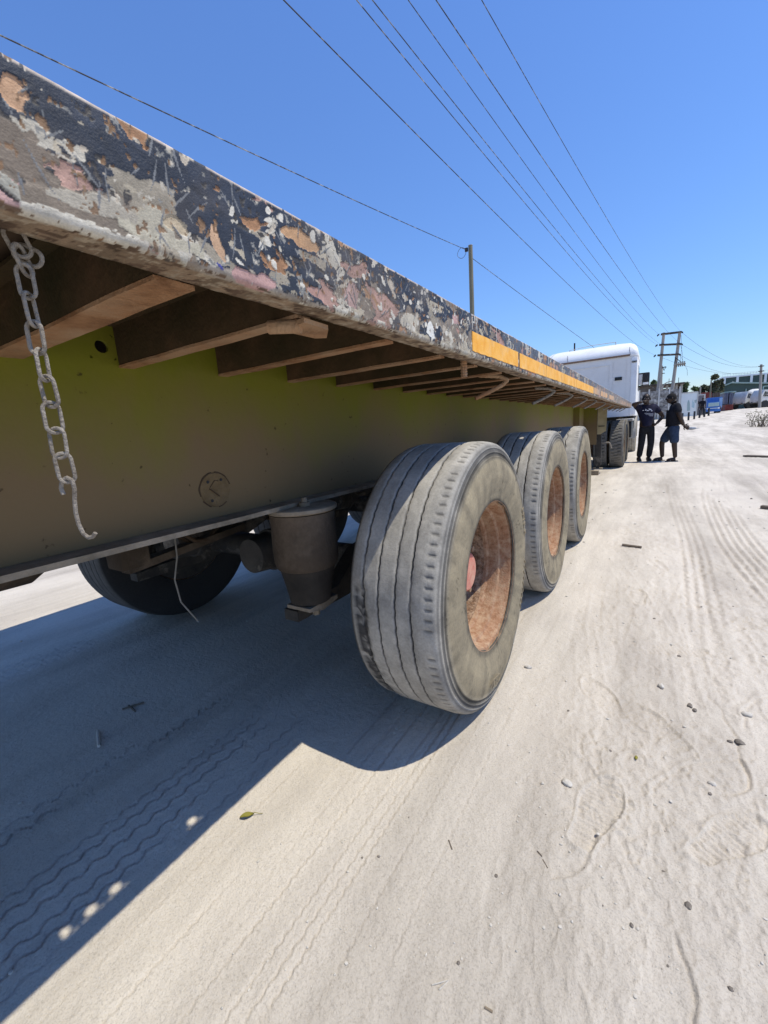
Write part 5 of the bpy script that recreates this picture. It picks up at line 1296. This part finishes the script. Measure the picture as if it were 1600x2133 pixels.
# ================================================================== VEHICLES AND CONTAINERS FAR OFF
def road_wheel(parent, c, r=0.5, w=0.28):
    t = MB(); t.lathe([(0,r*0.55),(0,r*0.9),(0.03,r),(w-0.03,r),(w,r*0.9),(w,r*0.55)],(c[0]-w/2,c[1],c[2]),'X',20); o = t.build('wheel', MT['black'], parent)
    MB().lathe([(0.03,0.001),(0.02,r*0.3),(0.0,r*0.54),(w,r*0.54),(w-0.02,r*0.3),(w-0.03,0.001)],(c[0]-w/2,c[1],c[2]),'X',16).build('rim', MT['mixgrey'], o, off=tuple(parent['_org']))
g = ground_hit(1489,861); BY = g.y; bx0, bx1 = at(1471,850,BY).x, at(1501,850,BY).x; bz = g.z; W_ = bx1-bx0; H_ = at(1489,827,BY).z-bz
bt = thing('blue_truck', 'bright blue lorry facing the road beyond the bollards', 'truck', ((bx0+bx1)/2,BY,bz))
MB().box(bx0+0.05,bx1-0.05,BY,BY+1.7,bz+0.18*H_,bz+0.70*H_,0.06).build('cab', MT['bluetruck'], bt)
MB().box(bx0+0.14*W_,bx1-0.10*W_,BY-0.02,BY+0.02,bz+0.44*H_,bz+0.665*H_,0.01).build('windscreen', MT['muralgreen'], bt)
MB().box(bx0+0.1*W_,bx1-0.1*W_,BY-0.04,BY-0.002,bz+0.30*H_,bz+0.335*H_).build('grille', MT['mural'], bt)
MB().box(bx0,bx1,BY-0.12,BY+0.02,bz+0.12*H_,bz+0.25*H_,0.02).build('bumper', MT['bluetruck'], bt)
for x in (bx0+0.12*W_,bx1-0.12*W_): MB().box(x-0.09,x+0.09,BY-0.05,BY-0.004,bz+0.27*H_,bz+0.36*H_,0.01).build('headlight', MT['cabwhite'], bt)
MB().box(bx0+0.15*W_,bx1+0.22*W_,BY+1.75,BY+6.5,bz+0.30*H_,bz+H_,0.03).build('cargo_body', MT['bluetruck'], bt)
MB().box(bx1+0.222*W_,bx1+0.24*W_,BY+1.8,BY+6.4,bz+0.36*H_,bz+0.95*H_).build('side_panel', MT['lightblue'], bt)
MB().box(bx1+0.01*W_,bx1+0.21*W_,BY+1.72,BY+1.748,bz+0.36*H_,bz+0.95*H_).build('front_panel', MT['lightblue'], bt)
for x in (bx0+0.16*W_,bx1-0.04*W_):
    road_wheel(bt,(x,BY+0.8,bz+0.42),0.42,0.3); road_wheel(bt,(x+0.1*W_,BY+5.2,bz+0.42),0.42,0.3)
MB().box(bx0+0.3*W_,bx1-0.1*W_,BY+0.3,BY+6.3,bz+0.40,bz+0.62).build('chassis_frame', MT['darksteel'], bt)

def container(px0, px1, py0, py1, Y, depth, m, label, base_z=None, group='shipping containers at the yard edge'):
    a, b = at(px0,py1,Y), at(px1,py0,Y); zb_ = a.z if base_z is None else base_z
    c = thing('shipping_container', label, 'container', ((a.x+b.x)/2,Y,zb_), group)
    MB().box(a.x+0.02,b.x-0.02,Y+0.06,Y+depth,zb_+0.02,b.z-0.02).build('shell', MT[m], c)
    n = max(4, int((b.x-a.x)/0.28)); f = MB()
    for k in range(n):
        x = a.x+(b.x-a.x)*(k+0.5)/n; f.box(x-0.06,x+0.06,Y+0.01,Y+0.058,zb_+0.14,b.z-0.14)
    f.build('corrugation', MT[m], c)
    f = MB()
    for x in (a.x,b.x-0.12): f.box(x,x+0.12,Y-0.01,Y+0.11,zb_,b.z)
    for z in (zb_,b.z-0.12): f.box(a.x+0.122,b.x-0.122,Y-0.008,Y+0.108,z,z+0.12)
    f.build('frame', MT[m], c)
    return c, b.z
container(1461,1483,816,843,92,6,'redcont','long red container partly behind the blue lorry')
container(1484,1501,817,836,96,6,'brownwall','dull brown container between the blue lorry and the tall tree')
_, zt_ = container(1510,1528,842,856.5,76,5,'redcont','red container at the bottom of the stack left of the mixers')
container(1508,1518,818,842,76.2,5,'bluecont','slate container standing on the red one, left of the pair')
container(1518.3,1528,818,842,76.1,5,'bluecont','slate container standing on the red one, right of the pair')
a, b = at(1508,819,77), at(1533,814.5,77); m = MB(); m.box(a.x,b.x,76.5,81,a.z,b.z,0.03); centred(m,'roof_sheet',MT['greenlight'],'pale sheet lying across the top of the slate containers','sheet',((a.x+b.x)/2,78.5,a.z))

def mixer_truck(px, py, Y, label, turn):
    g = at(px,py,Y); t = thing('mixer_truck', label, 'mixer truck', (g.x,Y,gzf(g.x,Y)), 'concrete mixer trucks in the yard', world=False)
    t.rotation_euler = (0,0,math.radians(turn)); x0, Y, z0 = 0.0, -0.5, 0.0
    MB().box(x0-2.7,x0+3.2,Y-0.1,Y+0.1,z0+0.62,z0+0.86).build('chassis_frame', MT['mixgrey'], t)
    MB().box(x0-2.7,x0+3.2,Y+0.9,Y+1.1,z0+0.62,z0+0.86).build('chassis_frame', MT['mixgrey'], t)
    cb = MB(); cb.prism([(x0-2.6,z0+0.75),(x0-1.35,z0+0.75),(x0-1.35,z0+2.25),(x0-2.15,z0+2.4),(x0-2.6,z0+1.55)],Y-0.4,Y+1.4,'Y'); cb.build('cab', MT['mixer'], t)
    MB().prism([(x0-2.35,z0+1.5),(x0-1.55,z0+1.45),(x0-1.55,z0+2.05),(x0-2.1,z0+2.15)],Y-0.42,Y-0.402,'Y').build('side_window', MT['glass'], t)
    # tilted drum
    dr = MB(); prof = [(-1.7,0.25),(-1.5,0.62),(-0.8,0.92),(0.0,1.0),(0.7,0.85),(1.5,0.48),(1.8,0.40)]; vs = []; fs = []; n = 22
    ax = V((1,0,0.22)).normalized(); pv = V((0,1,0)); qv = ax.cross(pv); c0 = V((x0+0.35,Y+0.5,z0+1.75))
    for d, r in prof:
        for k in range(n): vs.append(c0+ax*d+(pv*math.cos(2*PI*k/n)+qv*math.sin(2*PI*k/n))*r)
    for i in range(len(prof)-1):
        for k in range(n): fs.append((i*n+k,i*n+(k+1) % n,(i+1)*n+(k+1) % n,(i+1)*n+k))
    dr.add(vs,fs,True); dr.build('drum', MT['mixer'], t)
    fr = MB(); 
    for (p, q) in (((x0+1.3,z0+2.5),(x0+1.3,z0+3.0)),((x0+1.3,z0+3.0),(x0+3.0,z0+3.05)),((x0+3.0,z0+3.05),(x0+3.0,z0+2.5)),((x0+1.3,z0+2.5),(x0+3.0,z0+2.5)),((x0+2.8,z0+0.8),(x0+2.8,z0+2.5))):
        fr.bar((p[0],Y,p[1]),(q[0],Y,q[1]),0.09,0.09,up=(0,1,0.01))
    fr.build('hopper_frame', MT['greenlight'], t)
    ch = MB(); ch.prism([(x0+2.2,z0+2.4),(x0+3.0,z0+2.4),(x0+2.8,z0+1.6),(x0+2.45,z0+1.6)],Y+0.2,Y+0.8,'Y'); ch.build('hopper', MT['mixgrey'], t)
    MB().lathe([(-0.15,0.02),(-0.15,0.5),(0.15,0.5),(0.15,0.02)],(x0+2.5,Y-0.25,z0+1.35),'Y',20).build('drive_wheel', MT['mixgrey'], t)
    for xx in (-2.0,1.1,2.2):
        w = MB(); w.lathe([(-0.15,0.02),(-0.15,0.46),(-0.1,0.5),(0.15,0.5),(0.15,0.02)],(x0+xx,Y-0.35,z0+0.48),'Y',20); w.build('wheel', MT['black'], t)
        w = MB(); w.lathe([(-0.15,0.02),(-0.15,0.46),(-0.1,0.5),(0.15,0.5),(0.15,0.02)],(x0+xx,Y+1.3,z0+0.48),'Y',20); w.build('wheel', MT['black'], t)
    MB().box(x0-1.2,x0+0.9,Y-0.45,Y-0.1,z0+0.55,z0+1.05,0.05).build('water_tank', MT['mixgrey'], t)
    return t
mixer_truck(1565,846,82,'muddy white mixer truck left of the single power pole',48)
mixer_truck(1612,846,80,'muddy white mixer truck cut by the right edge behind the power pole',30)

# warehouses
g1 = [at(1499,806,130), at(1523.5,796,130)]
w1_ = thing('warehouse', 'low dark green gabled warehouse with a pale roof edge behind the mixers', 'warehouse', (g1[1].x+8,130,1.0))
xr, zr = g1[1].x+20.0, 4.6
zb_ = 0.3
MB().prism([(g1[0].x,zb_),(xr,zb_),(xr,zr-0.02),(g1[1].x,g1[1].z-0.3),(g1[0].x,g1[0].z-0.15)],130,160,'Y').build('wall', MT['green'], w1_)
r_ = MB()
for (p, q) in (((g1[0].x-0.5,g1[0].z-0.22),(g1[1].x,g1[1].z)),((g1[1].x,g1[1].z),(xr+0.6,zr+0.1))):
    r_.prism([(p[0],p[1]-0.28),(q[0],q[1]-0.28),(q[0],q[1]),(p[0],p[1])],129.4,160.4,'Y')
r_.build('roof', MT['greenlight'], w1_)
for k in range(9):
    p = at(1528+k*5.6,796+k*0.9,130)
    MB().lathe([(0,0.28),(0.35,0.28),(0.5,0.42),(0.8,0.38),(0.95,0.02)],(p.x,131,p.z-0.8),'Z',10).build('roof_vent', MT['whitewall'], w1_)
p = at(1555,804,129.8); MB().tube([(p.x,129.8,zb_),(p.x,129.8,p.z-0.6)],0.10,8).build('downpipe', MT['greenlight'], w1_)
tl_, tr_ = at(1504,788,180), at(1600,780,180)
w2_ = thing('warehouse', 'tall dark green industrial shed with white pilasters and roof railing', 'warehouse', ((tl_.x+tr_.x)/2,180,1.0))
MB().prism([(tl_.x,0.5),(tr_.x+14,0.5),(tr_.x+14,tr_.z+0.0),(tl_.x,tl_.z)],180,215,'Y').build('wall', MT['green'], w2_)
MB().prism([(tl_.x,tl_.z+0.002),(tr_.x+14,tr_.z+0.002),(tr_.x+14,tr_.z+0.45),(tl_.x,tl_.z+0.45)],179.6,215,'Y').build('parapet', MT['whitewall'], w2_)
for px in (1507,1534,1563,1592):
    p = at(px,790,179.6); q = at(px+5,790,179.6); MB().box(p.x,q.x,179.4,179.99,0.5,tl_.z-0.01).build('pilaster', MT['whitewall'], w2_)
m = MB()
for k in range(40): x = tl_.x+k*0.7; m.box(x,x+0.06,179.9,179.96,tl_.z+0.452,tl_.z+1.1)
m.box(tl_.x,tl_.x+28,179.9,179.96,tl_.z+1.102,tl_.z+1.18); m.build('roof_railing', MT['whitewall'], w2_)
# brown buildings over the wall
def shed(px0, px1, py, Y, m, rm, label, open_=False):
    a, b = at(px0,py,Y), at(px1,py,Y)
    s = thing('shed', label, 'building', ((a.x+b.x)/2,Y,gzf(a.x,Y)))
    if open_:
        MB().box(a.x,b.x,Y+5,Y+5.2,0.3,a.z-0.3).build('wall', MT[m], s)
        for k in range(5): x = a.x+(b.x-a.x)*k/4; MB().box(x-0.12,x+0.12,Y,Y+0.24,0.3,a.z-0.12).build('post', MT['greypole'], s)
        p = at((px0+px1)/2,py+6,Y+0.3); MB().box(p.x,b.x,Y+0.3,Y+0.4,0.3,a.z-0.13).build('infill_wall', MT['brownwall'], s)
    else: MB().box(a.x,b.x,Y,Y+6,0.3,a.z-0.12).build('wall', MT[m], s)
    MB().box(a.x-0.3,b.x+0.3,Y-0.4,Y+6.3,a.z-0.118,a.z+0.06).build('roof', MT[rm], s)
    m_ = MB()
    for k in range(3): x = a.x+(b.x-a.x)*(0.35+0.25*k); m_.tube([(x,Y+1,a.z+0.05),(x,Y+1,a.z+0.75)],0.03,5)
    m_.build('starter_bar', MT['darksteel'], s)
shed(1318,1372,806,72,'brownwall','roofdark','low brown shed behind the wall, left of the H-frame legs')
shed(1380,1420,801.5,66,'brownwall','roofdark','dark open shed with posts behind the right H-frame leg', True)
for px, y0_, Y, lab in ((1482,790,88,'thin bare pole standing in front of the tall dark tree'),(1459.5,806,88,'thin pale pole above the red container')):
    p = at(px,y0_,Y); pole_ = pole_mesh((p.x,Y,gzf(p.x,Y)),p,0.12,0.09); centred(pole_,'utility_pole',MT['polewood'] if px > 1470 else MT['greypole'],lab,'utility pole',(p.x,Y,gzf(p.x,Y)))

# ================================================================== TREES
def tree(px0, px1, ptop, Y, m, label, seed, n=1500, leaf=0.35, tall=False):
    rv = np.random.RandomState(seed); a, b = at(px0,ptop,Y), at(px1,ptop,Y); cx = (a.x+b.x)/2; wr = (b.x-a.x)/2; zt_ = at((px0+px1)/2,ptop,Y).z; g = gzf(cx,Y)
    t = thing('tree', label, 'tree', (cx,Y,g), 'trees behind the wall and yard')
    tr = MB(); tr.tube([(cx,Y,g),(cx+0.1,Y,g+(zt_-g)*0.3),(cx-0.05,Y,g+(zt_-g)*0.6),(cx,Y,zt_-0.6)],[0.28,0.2,0.13,0.04],8)
    blobs = []
    for k in range(9 if not tall else 12):
        h = g+(zt_-g)*(0.35+0.60*rv.rand()); w = wr*(0.85 if not tall else (1.05-0.75*(h-g)/(zt_-g)))
        bx, by = cx+rv.uniform(-w,w), Y+rv.uniform(-w,w); r = wr*rv.uniform(0.28,0.5); h = min(h, zt_-r*0.8)
        blobs.append((bx,by,h,r)); tr.tube([(cx,Y,g+(h-g)*0.6),(bx,by,h)],[0.08,0.03],5)
    blobs.append((cx,Y,zt_-wr*0.35,wr*0.4))
    tr.build('trunk', MT['bark'], t)
    L = MB()
    for k in range(n):
        bx, by, bz_, r = blobs[rv.randint(len(blobs))]; d = rv.normal(size=3); d /= np.linalg.norm(d); q = r*rv.rand()**0.4
        c = V((bx+d[0]*q, by+d[1]*q, bz_+d[2]*q*0.85)); u = V(rv.normal(size=3)).normalized(); w = u.orthogonal().normalized(); s = leaf*rv.uniform(0.5,1.2)
        L.add([c-u*s,c+w*s*0.5,c+u*s,c-w*s*0.5],[(0,1,2,3)])
    L.build('crown', MT[m], t)
tree(1352,1372,793,105,'foliage','rounded tree behind the brown shed left of the H-frame',1,900,0.45)
tree(1416,1442,797,112,'foliage','rounded green tree right of the open shed',2,1200,0.45)
tree(1436,1458,806,125,'foliage','low bushy tree left of the thin pale pole',3,1000,0.5)
tree(1454,1478,803,118,'foliage2','olive bushy tree behind the red container',4,1100,0.5)
tree(1476,1506,780,112,'foliage2','tallest dark olive tree left of the green warehouses',5,2600,0.42,True)
tree(1496,1512,790,116,'foliage2','narrow olive tree against the left end of the tall green shed',6,900,0.42,True)
tree(1300,1340,800,118,'foliage','green tree mostly hidden behind the white cab',7,1000,0.5)

# small far figures by the gate
def far_person(px, pyb, h, label, seed):
    g = ground_hit(px,pyb) if pyb < 880 else at(px,pyb,48); rv = random.Random(seed); x, y, z = g
    J = lambda dx,dy,dz: (x+dx*h/1.7, y+dy, z+dz*h/1.7)
    body = dict(pelvis=(J(0,0,0.92),0.13),waist=(J(0,0,1.05),0.12),chest=(J(0,0,1.25),(0.16,0.11)),neckbase=(J(0,0,1.42),0.06),neck=(J(0,0,1.47),0.05),head=(J(0,0,1.52),0.05),
      shl=(J(0.17,0,1.36),0.06),ell=(J(0.23,0.02,1.08),0.05),wrl=(J(0.22,-0.1,0.85),0.04),shr=(J(-0.17,0,1.36),0.06),elr=(J(-0.23,0.02,1.08),0.05),wrr=(J(-0.2,-0.1,0.85),0.04),
      hipl=(J(0.09,0,0.86),0.09),knl=(J(0.11,0,0.47),0.07),anl=(J(0.11,0.03,0.06),0.05),hipr=(J(-0.09,0,0.86),0.09),knr=(J(-0.11,0,0.47),0.07),anr=(J(-0.11,0.03,0.06),0.05))
    sh = dict(waist=(J(0,0,1.05),(0.16,0.13)),hem=(J(0,0,0.88),(0.17,0.13)),chest=(J(0,0,1.26),(0.18,0.13)),collar=(J(0,0,1.43),0.08),sl=(J(0.17,0,1.36),0.085),el_=(J(0.215,0.015,1.16),0.075),sr=(J(-0.17,0,1.36),0.085),er_=(J(-0.215,0.015,1.16),0.075))
    lo = dict(belt=(J(0,0,0.93),0.15),crotch=(J(0,0,0.85),0.15),tl=(J(0.09,0,0.8),0.10),ml=(J(0.11,0,0.47),0.085),el=(J(0.11,0.03,0.1),0.07),tr=(J(-0.09,0,0.8),0.10),mr=(J(-0.11,0,0.47),0.085),er=(J(-0.11,0.03,0.1),0.07))
    person((x,y,z),label,body,sh,lo,MT['blackcloth'],MT['jeans'],J(0,-0.02,1.60),(0,-1,0),[('wrl',(0,-0.1,-1),(0,0,1),0.4),('wrr',(0,-0.1,-1),(0,0,1),0.4)],[('anl',J(0.12,-0.15,0.03)),('anr',J(-0.12,-0.15,0.03))],'shoe')
far_person(1449,866,1.65,'distant person in dark clothes standing before the mural panel',1)
far_person(1462,866,1.6,'distant person in dark clothes standing before the grey gate',2)

# ================================================================== DEBRIS AND PLANTS
def pebble(c, r, seed, m, label, nm='stone', flat=0.6, cat='stone', group='stones lying in the dust'):
    rv = np.random.RandomState(seed); b = bmesh.new(); bmesh.ops.create_icosphere(b, subdivisions=2, radius=1)
    k = rv.uniform(0.7,1.3,3); o = rv.rand(3)*50
    mb = MB(); vs = []
    for v in b.verts:
        n_ = vnoise(np.array([v.co.x*1.7+o[0]]), np.array([v.co.y*1.7+v.co.z*1.3+o[1]]), seed)[0]
        q = v.co*(0.75+0.5*n_); vs.append((c[0]+q.x*r*k[0], c[1]+q.y*r*k[1], c[2]+q.z*r*flat+r*flat*0.45))
    mb.add(vs, [[v.index for v in f.verts] for f in b.faces], False); b.free()
    return centred(mb, nm, MT[m], label, cat, c, group)
def gpt(px, py):
    p = ground_hit(px, py); p.z = float(ground_height(np.array([p.x]), np.array([p.y]))[0]); return p
ST = [(1100,1392,0.016,'stone','pale flat stone right of the first tyre'),(1377,1433,0.014,'stone','pale ridged stone above the shoe print trail'),(1437,1473,0.012,'darkstone','dark clod at the head of the crack line'),
 (1447,1482,0.010,'darkstone','brown clod beside the dark clod'),(1540,1549,0.013,'darkstone','dark brown angular stone near the right edge'),(1521,1547,0.007,'darkstone','tiny dark stone left of the brown angular stone'),(1556,1493,0.015,'stone','white flat stone near the right edge'),
 (1325,1585,0.007,'leaf','small ochre stone in the middle of the trodden ground'),(1385,1582,0.005,'stone','tiny white stone right of the ochre stone'),(1183,1637,0.014,'stone','pale round stone above the large shoe print'),(1483,1637,0.011,'stone','grey stone above the right shoe print'),
 (1434,1891,0.008,'darkstone','dark pointed stone low on the right'),(1130,1637,0.006,'stone','small pale stone left of the round stone'),(1184,1484,0.006,'darkstone','small dark stone right of the first tyre contact'),(1316,1932,0.004,'darkstone','tiny greenish stone low on the right'),(955,2009,0.004,'darkstone','tiny dark stone at the bottom centre'),(1522,2062,0.004,'darkstone','tiny dark stone in the bottom right corner'),(1363,1289,0.008,'darkstone','small dark stone far right of the second tyre')]
for i, (px, py, r, m, lab) in enumerate(ST): pebble(gpt(px,py), r, 500+i, m, lab)
def twig(pts, r, label, m='twig', nm='twig', group='twigs lying in the dust'):
    P = [gpt(*p) for p in pts]; mb = MB(); mb.tube([p+V((0,0,r*0.8)) for p in P], r, 6); centred(mb, nm, MT[m], label, 'twig', tuple(P[0]), group)
twig([(1120,1778),(1129,1790)],0.0016,'short dark twig below the large shoe print'); twig([(1131,1796),(1141,1813)],0.0012,'thin dark twig below the short twig')
twig([(935,1752),(942,1772)],0.0018,'short dark twig left of centre on the lit dust'); twig([(204,1524),(206,1556)],0.006,'pale stick lying in the shade under the trailer','stone')
twig([(1296,1139),(1318,1141),(1336,1144)],0.012,'dark stick right of the second tyre'); twig([(900,2055),(935,2045),(915,2065)],0.0015,'bent grey straw at the bottom centre','stone')
twig([(255,1478),(300,1464)],0.004,'dark splinter in the shade below the far tyre'); twig([(268,1470),(282,1482)],0.004,'dark chip in the shade beside the splinter'); twig([(1010,2102),(1026,2112)],0.0022,'tan splinter at the bottom edge','wood')
def board(p0, p1, w, label):
    a, b = gpt(*p0), gpt(*p1); mb = MB(); mb.bar(a+V((0,0,0.02)), b+V((0,0,0.02)), w, 0.03); centred(mb, 'plank', MT['bark'], label, 'plank', tuple(a), 'planks lying on the track')
board((1553,951),(1606,953),0.16,'dark plank lying on the track at the right edge'); board((1586,1060),(1606,1062),0.06,'thin dark plank at the right edge below the larger one')
# curled leaf
p = gpt(515,1702); mb = MB(); n = 9; vs = []; fs = []
for i in range(n):
    t = i/(n-1); w = 0.009*math.sin(PI*t)**0.8+0.0004; zc_ = 0.004+0.006*t*t+0.003*math.sin(t*5)
    u = V((0.72,0.69,0)); q = V((-0.69,0.72,0)); c = p+u*(t-0.5)*0.042
    vs += [c+q*w+V((0,0,zc_+0.005)), c+V((0,0,zc_)), c-q*w+V((0,0,zc_+0.006))]
for i in range(n-1): o = i*3; fs += [(o,o+3,o+4,o+1),(o+1,o+4,o+5,o+2)]
mb.add(vs,fs,True); lf = mb.build('fallen_leaf', MT['leaf'], None, off=tuple(p), loc=tuple(p)); tag(lf,'curled yellow green leaf lying on the lit dust','leaf')
MB().tube([p+V((0.015,0.0145,0.014)),p+V((0.026,0.024,0.007)),p+V((0.035,0.030,0.006))],0.0009,5).build('stalk', MT['leaf'], lf, off=tuple(p))
# wood block near the landing leg
c = ground_hit(1236,990); mb = MB(); mb.box(c.x-0.09,c.x+0.09,c.y,c.y+0.16,0.003,0.085,0.006); centred(mb,'wooden_block',MT['wood'],'grey wooden block on the dust behind the third axle','block',tuple(c))
# dry shrub on the bank at the right edge
c = ground_hit(1596,888); rv = np.random.RandomState(5)
sh = thing('dry_shrub', 'dry grey shrub with bare stems at the right edge of the track', 'shrub', tuple(c))
st = MB(); lv = MB()
for k in range(46):
    a = rv.uniform(0,2*PI); b_ = V((c.x+rv.normal()*0.25, c.y+rv.normal()*0.25, c.z)); h = rv.uniform(0.25,0.75); tip = b_+V((math.cos(a)*h*0.5,math.sin(a)*h*0.5,h))
    mid = b_.lerp(tip,0.5)+V((0,0,0.08)); st.tube([b_,mid,tip],[0.012,0.008,0.003],5)
    for j in range(7):
        q = b_.lerp(tip,rv.uniform(0.4,1))+V(rv.normal(size=3))*0.05; u = V(rv.normal(size=3)).normalized()*0.05; w = u.orthogonal().normalized()*0.02
        lv.add([q-u,q+w,q+u,q-w],[(0,1,2,3)])
st.build('stem', MT['twig'], sh); lv.build('foliage', MT['dryleaf'], sh)
# loose grit: too fine to count
mb = MB(); rv = np.random.RandomState(77); base = bmesh.new(); bmesh.ops.create_icosphere(base, subdivisions=1, radius=1); BV = [v.co.copy() for v in base.verts]; BF = [[v.index for v in f.verts] for f in base.faces]; base.free()
N = 2600; rr = 0.7+7*rv.rand(N)**1.6; aa = rv.uniform(math.radians(-20),math.radians(85),N); gx = CX-np.sin(aa)*rr; gy = np.cos(aa)*rr; gh = ground_height(gx,gy)
for i in range(N):
    if gx[i] < -0.35 and rv.rand() < 0.85: continue
    r = (0.0009+0.0042*rv.rand()**4)*(0.6+0.35*rr[i]); k = rv.uniform(0.6,1.3,3)
    mb.add([(gx[i]+v.x*r*k[0],gy[i]+v.y*r*k[1],gh[i]+v.z*r*k[2]*0.7+r*0.2) for v in BV], BF, False)
gr = mb.build('grit', MT['stone']); gr['kind'] = 'stuff'
mb = MB(); N = 230; rr = 0.8+9*rv.rand(N)**1.4; aa = rv.uniform(math.radians(-20),math.radians(60),N); gx = CX-np.sin(aa)*rr; gy = np.cos(aa)*rr; gh = ground_height(gx,gy)
for i in range(N):
    r = (0.001+0.0045*rv.rand()**4)*(0.6+0.3*rr[i]); k = rv.uniform(0.5,1.5,3)
    mb.add([(gx[i]+v.x*r*k[0],gy[i]+v.y*r*k[1],gh[i]+v.z*r*k[2]*0.7+r*0.2) for v in BV], BF, False)
gr = mb.build('dark_grit', MT['darkstone']); gr['kind'] = 'stuff'
